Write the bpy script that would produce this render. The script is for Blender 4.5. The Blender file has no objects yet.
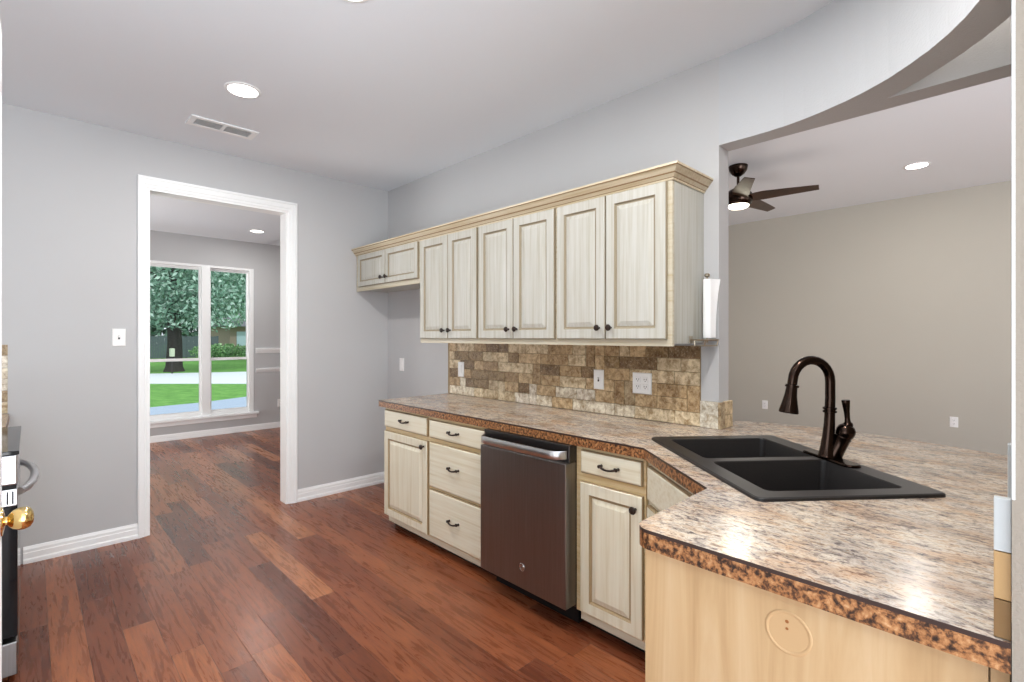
import bpy, bmesh, math, random
from mathutils import Vector, Matrix

S = bpy.context.scene
COL = S.collection

# ------------------------------------------------------------------ camera, world, lights, exposure
CAM_H = 1.363
YAW = math.radians(44.12)
cam_d = bpy.data.cameras.new('camera')
cam_d.sensor_width = 36.0
cam_d.lens = 497.0 / 1024.0 * 36.0
cam_d.shift_y = -4.0 / 1024.0
cam_d.clip_start = 0.02
cam_d.clip_end = 400
cam = bpy.data.objects.new('camera', cam_d)
cam.location = (0, 0, CAM_H)
cam.rotation_euler = (math.pi / 2, 0, -YAW)
COL.objects.link(cam)
S.camera = cam

S.view_settings.view_transform = 'Standard'
S.view_settings.look = 'None'
S.view_settings.exposure = 0.0
S.view_settings.gamma = 1.0
S.view_settings.use_curve_mapping = False
S.cycles.max_bounces = 10
S.cycles.diffuse_bounces = 6
S.cycles.glossy_bounces = 4
S.cycles.transmission_bounces = 6
S.cycles.transparent_max_bounces = 12
S.cycles.sample_clamp_indirect = 6.0
S.cycles.caustics_reflective = False
S.cycles.caustics_refractive = False
S.cycles.use_denoising = True

world = bpy.data.worlds.new('world')
S.world = world
world.use_nodes = True
bg = world.node_tree.nodes['Background']
bg.inputs['Color'].default_value = (0.90, 0.95, 1.0, 1)
bg.inputs['Strength'].default_value = 1.35


def area_light(name, loc, rot, sx, sy, power, color=(1, 1, 1), shape='RECTANGLE', spread=180):
    d = bpy.data.lights.new(name, 'AREA')
    d.shape = shape
    d.size = sx
    if shape == 'RECTANGLE':
        d.size_y = sy
    d.energy = power
    d.color = color
    d.spread = math.radians(spread)
    o = bpy.data.objects.new(name, d)
    o.location = loc
    o.rotation_euler = rot
    COL.objects.link(o)
    return o


sun_d = bpy.data.lights.new('sun', 'SUN')
sun_d.energy = 1.6
sun_d.angle = math.radians(2)
sun_d.color = (1.0, 0.97, 0.92)
sun = bpy.data.objects.new('sun', sun_d)
sun.rotation_euler = (math.radians(36), 0, math.radians(-14))
COL.objects.link(sun)

# fill lights added out of view, the left one for assumed daylight,
# two of them aimed up from floor level
COOL = (0.86, 0.935, 1.0)
area_light('fill_back', (0.6, -3.9, 1.2), (math.radians(90 + 22), 0, 0), 3.6, 2.3, 205, COOL)  # added to brighten ceiling and walls from behind, no known window
area_light('fill_left', (-3.2, 0.1, 1.2), (math.radians(90 + 20), 0, math.radians(-90)), 3.0, 2.2, 60, COOL)  # added fill; daylight assumed from the bright curved header, no window built
area_light('fill_up_back', (-0.7, -2.7, 0.04), (math.radians(180), 0, 0), 3.6, 2.6, 310, (0.87, 0.95, 1.0))  # added uplight that floods the ceiling
area_light('fill_family', (5.6, -3.9, 1.25), (math.radians(90 + 15), 0, 0), 3.0, 2.4, 15, (1.0, 0.93, 0.80))  # added fill for the family room walls and ceiling
area_light('fill_up_family', (4.6, 2.0, 0.04), (math.radians(180), 0, 0), 3.2, 3.0, 24, (1.0, 0.955, 0.86))  # added uplight, hidden below the counter line
area_light('fill_dining', (-1.0, 6.2, 1.2), (math.radians(90 + 25), 0, math.radians(-90)), 2.0, 1.9, 95, (1.0, 0.985, 0.96))  # added fill inside the dining room, before a solid wall

# ------------------------------------------------------------------ material helpers


def lin(c):
    return tuple(((v / 255.0) / 12.92 if v <= 10.3 else (((v / 255.0) + 0.055) / 1.055) ** 2.4) for v in c)


def rgba(c):
    return lin(c) + (1.0,)


class NT:
    def __init__(self, name):
        self.m = bpy.data.materials.new(name)
        self.m.use_nodes = True
        self.t = self.m.node_tree
        self.b = self.t.nodes['Principled BSDF']
        self.out = self.t.nodes['Material Output']

    def n(self, typ, **kw):
        nd = self.t.nodes.new(typ)
        for k, v in kw.items():
            setattr(nd, k, v)
        return nd

    def l(self, a, b):
        self.t.links.new(a, b)

    def pos(self, scale=(1, 1, 1), rot=(0, 0, 0)):
        g = self.n('ShaderNodeNewGeometry')
        mp = self.n('ShaderNodeMapping')
        mp.inputs['Scale'].default_value = scale
        mp.inputs['Rotation'].default_value = rot
        self.l(g.outputs['Position'], mp.inputs['Vector'])
        return mp.outputs['Vector']

    def noise(self, vec, scale, detail=4, rough=0.55, dist=0.0):
        nd = self.n('ShaderNodeTexNoise')
        nd.inputs['Scale'].default_value = scale
        nd.inputs['Detail'].default_value = detail
        nd.inputs['Roughness'].default_value = rough
        nd.inputs['Distortion'].default_value = dist
        self.l(vec, nd.inputs['Vector'])
        return nd.outputs['Fac']

    def ramp(self, fac, stops, interp='LINEAR'):
        r = self.n('ShaderNodeValToRGB')
        r.color_ramp.interpolation = interp
        e = r.color_ramp.elements
        while len(e) < len(stops):
            e.new(0.5)
        for el, (p, c) in zip(e, stops):
            el.position = p
            el.color = rgba(c) if max(c) > 1.0 else tuple(c) + (1.0,)
        self.l(fac, r.inputs['Fac'])
        return r.outputs['Color']

    def mix(self, fac, a, b, mode='MIX'):
        m = self.n('ShaderNodeMix', data_type='RGBA', blend_type=mode)
        for sock, v in ((m.inputs[0], fac), (m.inputs[6], a), (m.inputs[7], b)):
            if hasattr(v, 'default_value') or hasattr(v, 'is_output'):
                self.l(v, sock)
            elif isinstance(v, (int, float)):
                sock.default_value = v
            else:
                sock.default_value = rgba(v)
        return m.outputs[2]

    def math(self, op, a, b=None, c=None):
        m = self.n('ShaderNodeMath', operation=op)
        for i, v in enumerate((a, b, c)):
            if v is None:
                continue
            if isinstance(v, (int, float)):
                m.inputs[i].default_value = v
            else:
                self.l(v, m.inputs[i])
        return m.outputs[0]

    def bump(self, h, strength=0.2, dist=0.002):
        b = self.n('ShaderNodeBump')
        b.inputs['Strength'].default_value = strength
        b.inputs['Distance'].default_value = dist
        self.l(h, b.inputs['Height'])
        self.l(b.outputs['Normal'], self.b.inputs['Normal'])

    def col(self, c):
        if isinstance(c, tuple):
            self.b.inputs['Base Color'].default_value = rgba(c)
        else:
            self.l(c, self.b.inputs['Base Color'])

    def set(self, rough=0.5, metal=0.0, spec=0.5, coat=0.0):
        self.b.inputs['Roughness'].default_value = rough
        self.b.inputs['Metallic'].default_value = metal
        self.b.inputs['Specular IOR Level'].default_value = spec
        self.b.inputs['Coat Weight'].default_value = coat
        return self


def m_paint(name, c, rough=0.6, bump=0.0, bscale=160, spec=0.3, mott=0.0):
    k = NT(name)
    if mott:
        n = k.noise(k.pos(), 2.5, 3)
        k.col(k.mix(k.math('MULTIPLY', n, mott), c, tuple(v * 0.93 for v in c)))
    else:
        k.col(c)
    k.set(rough, 0, spec)
    if bump:
        k.bump(k.noise(k.pos(), bscale, 3, 0.6), bump, 0.003)
    return k.m


M = {}
M['wall'] = m_paint('wall_paint_grey', (195, 195, 196), 0.75, 0.12, 170, 0.2, 0.3)
M['wall_rough'] = m_paint('wall_paint_orange_peel', (192, 194, 197), 0.8, 0.55, 130, 0.2)
M['ceiling'] = m_paint('ceiling_paint', (232, 236, 241), 0.85, 0.12, 120, 0.15)
M['trim'] = m_paint('trim_white', (244, 245, 245), 0.35, 0, 0, 0.5)
M['plate'] = m_paint('switch_plate_white', (244, 243, 242), 0.35)
M['dark_slot'] = m_paint('slot_dark', (40, 36, 36), 0.6)
M['bronze'] = m_paint('oil_rubbed_bronze', (44, 33, 27), 0.3)
M['black'] = m_paint('black_matte', (14, 13, 13), 0.6)
M['toe'] = m_paint('toe_kick_black', (22, 18, 15), 0.7)
M['vent_dark'] = m_paint('vent_shadow_grey', (150, 150, 150), 0.8)
M['paper'] = m_paint('paper_white', (250, 250, 250), 0.9, 0.2, 300)


def cream(name, base, streak, glaze, axis):
    k = NT(name)
    sc = {'z': (60, 60, 2.0), 'y': (60, 2.0, 60)}[axis]
    n1 = k.noise(k.pos(sc), 1.0, 4, 0.6)
    n2 = k.noise(k.pos(), 5.0, 3, 0.6)
    c = k.ramp(n1, [(0.3, glaze), (0.5, streak), (0.68, base)])
    k.col(k.mix(k.math('MULTIPLY', n2, 0.35), c, glaze))
    k.set(0.38, 0, 0.45)
    k.bump(n1, 0.06, 0.001)
    return k.m


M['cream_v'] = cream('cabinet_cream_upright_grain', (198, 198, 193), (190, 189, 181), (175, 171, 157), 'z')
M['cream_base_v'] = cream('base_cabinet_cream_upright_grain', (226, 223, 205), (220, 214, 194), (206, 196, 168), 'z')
M['cream_base_h'] = cream('base_cabinet_cream_level_grain', (226, 223, 205), (220, 214, 194), (206, 196, 168), 'y')
M['frame_gold'] = cream('cabinet_frame_glazed', (226, 208, 170), (218, 196, 152), (200, 172, 122), 'y')
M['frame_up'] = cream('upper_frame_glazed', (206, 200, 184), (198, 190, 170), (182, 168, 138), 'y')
M['crown'] = cream('crown_glazed', (220, 210, 188), (210, 197, 170), (190, 172, 138), 'y')
M['glaze'] = m_paint('antique_glaze', (156, 136, 104), 0.5)
M['glaze_dark'] = m_paint('antique_glaze_dark', (140, 114, 82), 0.5)
M['glaze_up'] = m_paint('antique_glaze_soft', (150, 139, 118), 0.5)


def wood_panel():
    k = NT('maple_panel')
    n1 = k.noise(k.pos((16, 16, 1.3)), 1.0, 5, 0.6, 0.6)
    n2 = k.noise(k.pos((3, 3, 1.5)), 2.0, 4, 0.65, 0.4)
    c = k.ramp(n1, [(0.3, (172, 140, 100)), (0.5, (190, 160, 120)), (0.7, (202, 176, 140))])
    k.col(k.mix(k.math('MULTIPLY', n2, 0.3), c, (176, 142, 104)))
    k.set(0.5, 0, 0.35)
    return k.m


M['maple'] = wood_panel()


def floor_mat():
    k = NT('hardwood_planks')
    g = k.n('ShaderNodeNewGeometry')
    sx = k.n('ShaderNodeSeparateXYZ')
    k.l(g.outputs['Position'], sx.inputs[0])
    W, L = 0.1235, 1.15
    u = k.math('DIVIDE', k.math('SUBTRACT', sx.outputs[0], 0.061), W)
    iu = k.math('FLOOR', u)
    fu = k.math('SUBTRACT', u, iu)
    w1 = k.n('ShaderNodeTexWhiteNoise', noise_dimensions='1D')
    k.l(iu, w1.inputs['W'])
    v = k.math('ADD', k.math('DIVIDE', sx.outputs[1], L), k.math('MULTIPLY', w1.outputs['Value'], 7.3))
    iv = k.math('FLOOR', v)
    fv = k.math('SUBTRACT', v, iv)
    cx = k.n('ShaderNodeCombineXYZ')
    k.l(iu, cx.inputs[0])
    k.l(iv, cx.inputs[1])
    w2 = k.n('ShaderNodeTexWhiteNoise', noise_dimensions='3D')
    k.l(cx.outputs[0], w2.inputs['Vector'])
    rnd = w2.outputs['Value']
    # grain, shifted per plank
    off = k.n('ShaderNodeCombineXYZ')
    k.l(k.math('MULTIPLY', rnd, 37.0), off.inputs[2])
    k.l(k.math('MULTIPLY', sx.outputs[0], 34.0), off.inputs[0])
    k.l(k.math('MULTIPLY', sx.outputs[1], 3.0), off.inputs[1])
    n1 = k.noise(off.outputs[0], 1.0, 6, 0.62, 1.2)
    off2 = k.n('ShaderNodeCombineXYZ')
    k.l(k.math('MULTIPLY', rnd, 11.0), off2.inputs[2])
    k.l(k.math('MULTIPLY', sx.outputs[0], 120.0), off2.inputs[0])
    k.l(k.math('MULTIPLY', sx.outputs[1], 9.0), off2.inputs[1])
    n2 = k.noise(off2.outputs[0], 1.0, 4, 0.7, 0.3)
    tone = k.ramp(rnd, [(0.0, (108, 58, 37)), (0.25, (132, 74, 47)), (0.6, (154, 90, 57)), (0.85, (170, 104, 66)), (1.0, (188, 124, 84))])
    dark = k.mix(1.0, tone, (190, 174, 166), 'MULTIPLY')
    c = k.mix(k.ramp(n1, [(0.32, (255, 255, 255)), (0.62, (0, 0, 0))]), tone, dark)
    c = k.mix(k.math('MULTIPLY', k.ramp(n2, [(0.48, (0, 0, 0)), (0.72, (255, 255, 255))]), 0.5), c, (74, 40, 28))
    # seams
    du = k.math('MULTIPLY', k.math('MINIMUM', fu, k.math('SUBTRACT', 1.0, fu)), W)
    dv = k.math('MULTIPLY', k.math('MINIMUM', fv, k.math('SUBTRACT', 1.0, fv)), L)
    d = k.math('MINIMUM', du, dv)
    seam = k.math('LESS_THAN', d, 0.0011)
    c = k.mix(k.math('MULTIPLY', seam, 0.75), c, (45, 22, 16))
    k.col(c)
    k.set(0.3, 0, 0.4, 0.03)
    k.b.inputs['Coat Roughness'].default_value = 0.25
    rr = k.math('ADD', 0.22, k.math('MULTIPLY', n1, 0.12))
    k.l(rr, k.b.inputs['Roughness'])
    hh = k.math('ADD', k.math('MULTIPLY', n1, 0.5), k.math('MINIMUM', k.math('MULTIPLY', d, 400.0), 1.0))
    k.bump(hh, 0.22, 0.0015)
    return k.m


M['floor'] = floor_mat()


def laminate():
    k = NT('granite_look_laminate')
    v = k.pos((2.3, 1.0, 2.0), (0, 0, math.radians(-6)))
    a = k.noise(v, 15.0, 6, 0.66, 0.8)
    b = k.noise(k.pos((2.1, 1.0, 2.0), (0, 0, math.radians(9))), 52.0, 4, 0.66, 0.5)
    d = k.noise(k.pos((1.8, 0.9, 1)), 3.6, 4, 0.6)
    e = k.noise(k.pos((1.5, 0.9, 1)), 5.5, 4, 0.6)
    c = k.ramp(a, [(0.33, (76, 66, 64)), (0.41, (130, 116, 108)), (0.47, (186, 172, 158)), (0.53, (206, 194, 176)), (0.59, (204, 178, 150)), (0.67, (148, 118, 94)), (0.75, (104, 82, 70))])
    g = k.ramp(b, [(0.37, (56, 48, 50)), (0.44, (128, 114, 108)), (0.50, (208, 196, 180)), (0.57, (208, 194, 174)), (0.63, (172, 134, 102)), (0.70, (84, 66, 58))])
    c = k.mix(0.5, c, g)
    c = k.mix(k.ramp(d, [(0.44, (0, 0, 0)), (0.58, (190, 190, 190))]), c, k.mix(1.0, c, (196, 198, 208), 'MULTIPLY'))
    k.col(k.mix(k.ramp(e, [(0.48, (0, 0, 0)), (0.62, (190, 190, 190))]), c, k.mix(1.0, c, (220, 182, 146), 'MULTIPLY')))
    k.set(0.2, 0, 0.35)
    return k.m


def edge_lam():
    k = NT('laminate_edge_band')
    a = k.noise(k.pos((1, 1, 1)), 85.0, 4, 0.62, 0.2)
    b = k.noise(k.pos(), 24.0, 4, 0.6)
    c = k.ramp(a, [(0.35, (40, 26, 19)), (0.44, (94, 62, 40)), (0.52, (152, 103, 64)), (0.62, (178, 130, 86)), (0.72, (196, 158, 118))])
    k.col(k.mix(k.ramp(b, [(0.42, (0, 0, 0)), (0.62, (140, 140, 140))]), c, k.mix(1.0, c, (170, 150, 140), 'MULTIPLY')))
    k.set(0.3, 0, 0.4)
    return k.m


M['laminate'] = laminate()
M['edge_band'] = edge_lam()
M['edge_seam'] = m_paint('laminate_dark_seam', (58, 44, 40), 0.28)


def travertine(name, ramp_stops):
    k = NT(name)
    g = k.n('ShaderNodeNewGeometry')
    r = g.outputs['Random Per Island']
    c0 = k.ramp(r, ramp_stops, 'CONSTANT')
    addv = k.n('ShaderNodeVectorMath', operation='ADD')
    cb = k.n('ShaderNodeCombineXYZ')
    k.l(k.math('MULTIPLY', r, 50.0), cb.inputs[0])
    k.l(g.outputs['Position'], addv.inputs[0])
    k.l(cb.outputs[0], addv.inputs[1])
    n1 = k.noise(addv.outputs[0], 28.0, 6, 0.7, 0.4)
    n2 = k.noise(addv.outputs[0], 90.0, 4, 0.7)
    dark = k.mix(1.0, c0, (168, 150, 128), 'MULTIPLY')
    c = k.mix(k.ramp(n1, [(0.36, (255, 255, 255)), (0.62, (0, 0, 0))]), c0, dark)
    c = k.mix(k.math('MULTIPLY', k.ramp(n2, [(0.50, (0, 0, 0)), (0.72, (255, 255, 255))]), 0.4), c, (226, 210, 182))
    k.col(c)
    k.set(0.45, 0, 0.35)
    k.bump(n1, 0.25, 0.002)
    return k.m


M['tile'] = travertine('travertine_tile', [(0.0, (230, 212, 178)), (0.2, (212, 186, 146)), (0.38, (194, 166, 126)), (0.54, (156, 130, 92)), (0.68, (138, 112, 80)), (0.8, (222, 204, 170)), (0.92, (176, 148, 110))])
M['tile_pale'] = travertine('travertine_tile_pale', [(0.0, (242, 234, 214)), (0.3, (232, 216, 184)), (0.55, (204, 186, 154)), (0.7, (244, 238, 224)), (0.9, (186, 166, 134))])
M['tile_cap'] = travertine('travertine_cap', [(0.0, (232, 228, 214)), (1.0, (226, 220, 202))])
M['tile_cap2'] = travertine('travertine_cap_tan', [(0.0, (226, 204, 164)), (1.0, (216, 190, 148))])
M['grout'] = m_paint('grout_tan', (150, 130, 100), 0.9)
M['tile_white'] = m_paint('tile_end_white', (184, 188, 189), 0.5, 0.3, 60, 0.4, 0.9)
M['tile_tan'] = m_paint('tile_end_tan', (176, 142, 96), 0.5, 0.3, 60, 0.4, 0.9)
M['tile_brown'] = m_paint('tile_end_brown', (124, 94, 56), 0.5, 0.3, 60, 0.4, 0.9)
M['tile_cream'] = m_paint('tile_end_cream', (226, 206, 166), 0.5, 0.3, 60, 0.4, 0.9)


def metal(name, c, rough, streak=None, sc=None):
    k = NT(name)
    if streak:
        n = k.noise(k.pos(sc), 1.0, 3, 0.6)
        k.col(k.ramp(n, [(0.3, streak), (0.7, c)]))
        k.l(k.math('ADD', rough - 0.05, k.math('MULTIPLY', n, 0.1)), k.b.inputs['Roughness'])
    else:
        k.col(c)
        k.b.inputs['Roughness'].default_value = rough
    k.b.inputs['Metallic'].default_value = 1.0
    return k.m


M['steel'] = metal('slate_stainless', (148, 145, 143), 0.36, (136, 132, 130), (300, 300, 3))
M['steel_light'] = metal('bright_stainless', (206, 206, 208), 0.28)
M['steel_dark'] = metal('dark_stainless', (92, 90, 90), 0.35)
M['brass'] = metal('polished_brass', (236, 206, 140), 0.12)
M['chrome'] = metal('chrome', (215, 215, 215), 0.15)
M['nickel'] = metal('brushed_nickel', (170, 158, 140), 0.3)
M['bronze_metal'] = metal('dark_bronze_metal', (56, 44, 38), 0.2)
M['glass_black'] = m_paint('black_glass', (16, 16, 18), 0.06)


def sink_mat():
    k = NT('black_composite_sink')
    n = k.noise(k.pos(), 400.0, 2, 0.6)
    k.col(k.ramp(n, [(0.35, (20, 18, 18)), (0.7, (37, 34, 34))]))
    k.set(0.42, 0, 0.5)
    return k.m


M['sink'] = sink_mat()


def blade_mat():
    k = NT('fan_blade_walnut')
    n = k.noise(k.pos((8, 8, 8)), 1.0, 4)
    k.col(k.ramp(n, [(0.3, (48, 32, 22)), (0.7, (70, 48, 32))]))
    k.set(0.35, 0, 0.5)
    return k.m


M['blade'] = blade_mat()


def emit(name, c, s):
    k = NT(name)
    k.b.inputs['Base Color'].default_value = (1, 1, 1, 1)
    k.b.inputs['Emission Color'].default_value = rgba(c)
    k.b.inputs['Emission Strength'].default_value = s
    return k.m


M['lamp'] = emit('lamp_lens', (255, 252, 244), 14)
M['lamp_dim'] = emit('lamp_lens_soft', (255, 250, 238), 6)
M['lamp_fan'] = emit('fan_lamp_lens', (255, 246, 220), 12)


def glass():
    k = NT('window_glass')
    t = k.n('ShaderNodeBsdfTransparent')
    t.inputs['Color'].default_value = (0.93, 0.96, 0.96, 1)
    g = k.n('ShaderNodeBsdfGlossy')
    g.inputs['Roughness'].default_value = 0.02
    fr = k.n('ShaderNodeFresnel')
    fr.inputs['IOR'].default_value = 1.35
    mx = k.n('ShaderNodeMixShader')
    k.l(fr.outputs[0], mx.inputs[0])
    k.l(t.outputs[0], mx.inputs[1])
    k.l(g.outputs[0], mx.inputs[2])
    k.l(mx.outputs[0], k.out.inputs['Surface'])
    return k.m


M['glass'] = glass()


def leaves(name, stops, trans=True):
    k = NT(name)
    g = k.n('ShaderNodeNewGeometry')
    k.col(k.ramp(g.outputs['Random Per Island'], stops))
    k.set(0.45, 0, 0.4)
    return k.m


M['leaf'] = leaves('oak_leaves', [(0.0, (84, 118, 100)), (0.4, (130, 168, 146)), (0.75, (180, 212, 194)), (1.0, (226, 242, 232))])
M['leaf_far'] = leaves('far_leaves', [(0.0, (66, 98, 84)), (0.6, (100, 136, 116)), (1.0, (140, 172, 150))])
M['hedge'] = leaves('hedge_leaves', [(0.0, (84, 130, 84)), (0.6, (140, 184, 124)), (1.0, (190, 220, 168))])
M['bark'] = m_paint('bark', (62, 58, 56), 0.9, 0.6, 30)


def grass_mat():
    k = NT('lawn_grass')
    n = k.noise(k.pos(), 3.0, 6, 0.7)
    k.col(k.ramp(n, [(0.3, (86, 134, 66)), (0.55, (114, 164, 84)), (0.75, (140, 182, 106))]))
    k.set(0.9, 0, 0.1)
    return k.m


M['grass'] = grass_mat()
M['road'] = m_paint('road_concrete', (226, 230, 236), 0.9, 0, 0, 0.2, 0.5)
M['driveway'] = m_paint('driveway_concrete', (172, 186, 206), 0.9, 0, 0, 0.2, 0.7)
M['house_brick'] = m_paint('house_brick', (156, 138, 128), 0.9)
M['house_roof'] = m_paint('house_roof', (110, 112, 116), 0.9)
M['house_window'] = m_paint('house_window', (180, 200, 214), 0.15)

# ------------------------------------------------------------------ mesh helpers


def rrect(hx, hy, r, n=5, cx=0, cy=0):
    pts = []
    for (sx, sy, a0) in ((1, 1, 0), (-1, 1, 90), (-1, -1, 180), (1, -1, 270)):
        for i in range(n + 1):
            a = math.radians(a0 + 90.0 * i / n)
            pts.append((cx + sx * (hx - r) + r * math.cos(a), cy + sy * (hy - r) + r * math.sin(a)))
    return pts


class MB:
    def __init__(self):
        self.bm = bmesh.new()

    def box(self, x0, x1, y0, y1, z0, z1, mi=0, bev=0.0, seg=2):
        bm = self.bm
        v = [bm.verts.new((x, y, z)) for x in (x0, x1) for y in (y0, y1) for z in (z0, z1)]
        q = [(0, 1, 3, 2), (4, 6, 7, 5), (0, 4, 5, 1), (2, 3, 7, 6), (0, 2, 6, 4), (1, 5, 7, 3)]
        fs = [bm.faces.new([v[i] for i in f]) for f in q]
        for f in fs:
            f.material_index = mi
        bmesh.ops.recalc_face_normals(bm, faces=fs)
        if bev:
            es = list({e for f in fs for e in f.edges})
            r = bmesh.ops.bevel(bm, geom=es, offset=bev, segments=seg, affect='EDGES', profile=0.5)
            for f in r['faces']:
                f.material_index = mi
        return self

    def loops(self, rings, cap0=True, cap1=True, mis=None):
        """rings: lists of 3-D points of equal length; quads between, caps at the ends"""
        bm = self.bm
        R = [[bm.verts.new(p) for p in ring] for ring in rings]
        n = len(R[0])
        fs = []
        for k in range(len(R) - 1):
            for i in range(n):
                f = bm.faces.new((R[k][i], R[k][(i + 1) % n], R[k + 1][(i + 1) % n], R[k + 1][i]))
                f.material_index = mis[k] if mis else 0
                fs.append(f)
        if cap0:
            f = bm.faces.new(R[0])
            f.material_index = mis[0] if mis else 0
            fs.append(f)
        if cap1:
            f = bm.faces.new(R[-1])
            f.material_index = mis[-1] if mis else 0
            fs.append(f)
        bmesh.ops.recalc_face_normals(bm, faces=fs)
        return self

    def tube(self, pts, rad, seg=12, mi=0, squash=1.0):
        pts = [Vector(p) for p in pts]
        if not isinstance(rad, (list, tuple)):
            rad = [rad] * len(pts)
        rings = []
        t0 = (pts[1] - pts[0]).normalized()
        ref = Vector((0, 0, 1)) if abs(t0.z) < 0.9 else Vector((1, 0, 0))
        nrm = (ref - t0 * ref.dot(t0)).normalized()
        for i, p in enumerate(pts):
            if i == 0:
                t = t0
            elif i == len(pts) - 1:
                t = (pts[-1] - pts[-2]).normalized()
            else:
                t = ((pts[i + 1] - p).normalized() + (p - pts[i - 1]).normalized()).normalized()
            nrm = (nrm - t * nrm.dot(t)).normalized()
            b = t.cross(nrm)
            rings.append([p + (nrm * math.cos(2 * math.pi * j / seg) + b * math.sin(2 * math.pi * j / seg) * squash) * rad[i] for j in range(seg)])
        return self.loops(rings, mis=[mi] * len(rings))

    def lathe(self, prof, center=(0, 0, 0), axis='z', seg=24, mi=0, mis=None):
        rings = []
        c = Vector(center)
        if isinstance(axis, str):
            ax = {'x': Vector((1, 0, 0)), 'y': Vector((0, 1, 0)), 'z': Vector((0, 0, 1)), '-x': Vector((-1, 0, 0)), '-y': Vector((0, -1, 0))}[axis]
        else:
            ax = Vector(axis).normalized()
        ref = Vector((0, 0, 1)) if abs(ax.z) < 0.9 else Vector((1, 0, 0))
        a = (ref - ax * ref.dot(ax)).normalized()
        b = ax.cross(a)
        for (r, h) in prof:
            r = max(r, 0.0002)
            rings.append([c + ax * h + (a * math.cos(2 * math.pi * j / seg) + b * math.sin(2 * math.pi * j / seg)) * r for j in range(seg)])
        return self.loops(rings, mis=mis or [mi] * len(rings))

    def panel(self, o, a, b, n, u0, u1, v0, v1, rings, mis):
        """concentric rectangles: rings = [(inset, depth along n)]"""
        o, a, b, n = Vector(o), Vector(a), Vector(b), Vector(n)
        R = []
        for (s, d) in rings:
            R.append([o + a * u + b * v + n * d for (u, v) in ((u0 + s, v0 + s), (u1 - s, v0 + s), (u1 - s, v1 - s), (u0 + s, v1 - s))])
        return self.loops(R, mis=mis)

    def prism(self, outer, holes, levels, mi_top=0, mi_bot=0, mi_side=None, hole_z=None):
        """polygon with holes, extruded through the z levels (top first)"""
        bm = self.bm
        allf = []

        def ring(pts, z):
            return [bm.verts.new((p[0], p[1], z)) for p in pts]

        def fill(rs, mi):
            es = []
            for r in rs:
                for i in range(len(r)):
                    es.append(bm.edges.get((r[i], r[(i + 1) % len(r)])) or bm.edges.new((r[i], r[(i + 1) % len(r)])))
            g = bmesh.ops.triangle_fill(bm, edges=es, use_beauty=True)
            for f in g['geom']:
                if isinstance(f, bmesh.types.BMFace):
                    f.material_index = mi
                    allf.append(f)

        polys = [outer] + list(holes)
        L = [[ring(p, z) for p in polys] for z in levels]
        fill(L[0], mi_top)
        fill(L[-1], mi_bot)
        for k in range(len(levels) - 1):
            for p in range(len(polys)):
                r0, r1 = L[k][p], L[k + 1][p]
                m = len(r0)
                for i in range(m):
                    f = bm.faces.new((r0[i], r0[(i + 1) % m], r1[(i + 1) % m], r1[i]))
                    f.material_index = mi_side[k] if mi_side else mi_top
                    allf.append(f)
        bmesh.ops.recalc_face_normals(bm, faces=allf)
        return self

    def build(self, name, mats, parent=None, smooth=False, world=True):
        bm = self.bm
        if parent is not None and world:
            bm.transform(world_of(parent).inverted())
        me = bpy.data.meshes.new(name)
        bm.to_mesh(me)
        bm.free()
        if not isinstance(mats, (list, tuple)):
            mats = [mats]
        for m in mats:
            me.materials.append(m)
        if smooth:
            for p in me.polygons:
                p.use_smooth = True
            me.set_sharp_from_angle(angle=math.radians(38))
        o = bpy.data.objects.new(name, me)
        COL.objects.link(o)
        if parent is not None:
            o.parent = parent
        return o


def world_of(o):
    m = Matrix.LocRotScale(o.location, o.rotation_euler.to_matrix(), None)
    return world_of(o.parent) @ m if o.parent else m


def thing(name, label, cat, loc, rotz=0.0, group=None):
    o = bpy.data.objects.new(name, None)
    o.empty_display_size = 0.1
    o.location = loc
    o.rotation_euler = (0, 0, rotz)
    COL.objects.link(o)
    return tag(o, label, cat, group)


def tag(o, label, cat, group=None):
    o['label'] = label
    o['category'] = cat
    if group:
        o['group'] = group
    return o


def struct(o, label=None, cat=None):
    o['kind'] = 'structure'
    if label:
        o['label'] = label
    if cat:
        o['category'] = cat
    return o


# ------------------------------------------------------------------ dimensions (metres)
H = 2.74            # kitchen and dining ceiling
HF = 3.0            # family room ceiling
XW = 2.43           # kitchen face of the cabinet wall
XW2 = 2.543         # family room face of the same wall
YB = 4.19           # kitchen face of the back wall
YO = 1.045          # edge of the opening over the sink
ZH = 2.305          # underside of the headers
YR = 0.013          # face of the wall end at the right
YF = 7.84           # dining room window wall
XF = 7.37           # family room far wall
CT = 0.91           # counter top

# ------------------------------------------------------------------ setting
struct(MB().box(-1.2, 7.6, -4.2, 8.0, -0.12, 0.0).build('floor', M['floor']), 'reddish brown hardwood plank floor', 'floor')
struct(MB().box(-1.2, XW2, -4.2, 8.0, H, H + 0.06).build('ceiling', M['ceiling']), 'flat white ceiling over the kitchen', 'ceiling')
struct(MB().box(XW2 - 0.02, 7.6, -4.2, 5.0, HF, HF + 0.06).build('ceiling_family', M['ceiling']), 'higher white ceiling of the family room', 'ceiling')

# back wall with the cased opening
bw = MB()
OX0, OX1, OZ = 0.580, 1.508, 2.385
bw.box(-0.86, OX0, YB, YB + 0.12, 0, H)
bw.box(OX1, 4.2, YB, YB + 0.12, 0, H)
bw.box(OX0, OX1, YB, YB + 0.12, OZ, H)
struct(bw.build('wall_back', M['wall']), 'grey back wall with the cased opening', 'wall')

struct(MB().box(-0.98, -0.86, 2.0, YB + 0.12, 0, H).build('wall_left', M['wall']), 'grey wall behind the range', 'wall')
struct(MB().box(XW, XW2, YO, YB, 0, HF).build('wall_cabinets', M['wall']), 'grey wall carrying the wall cabinets', 'wall')

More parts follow.
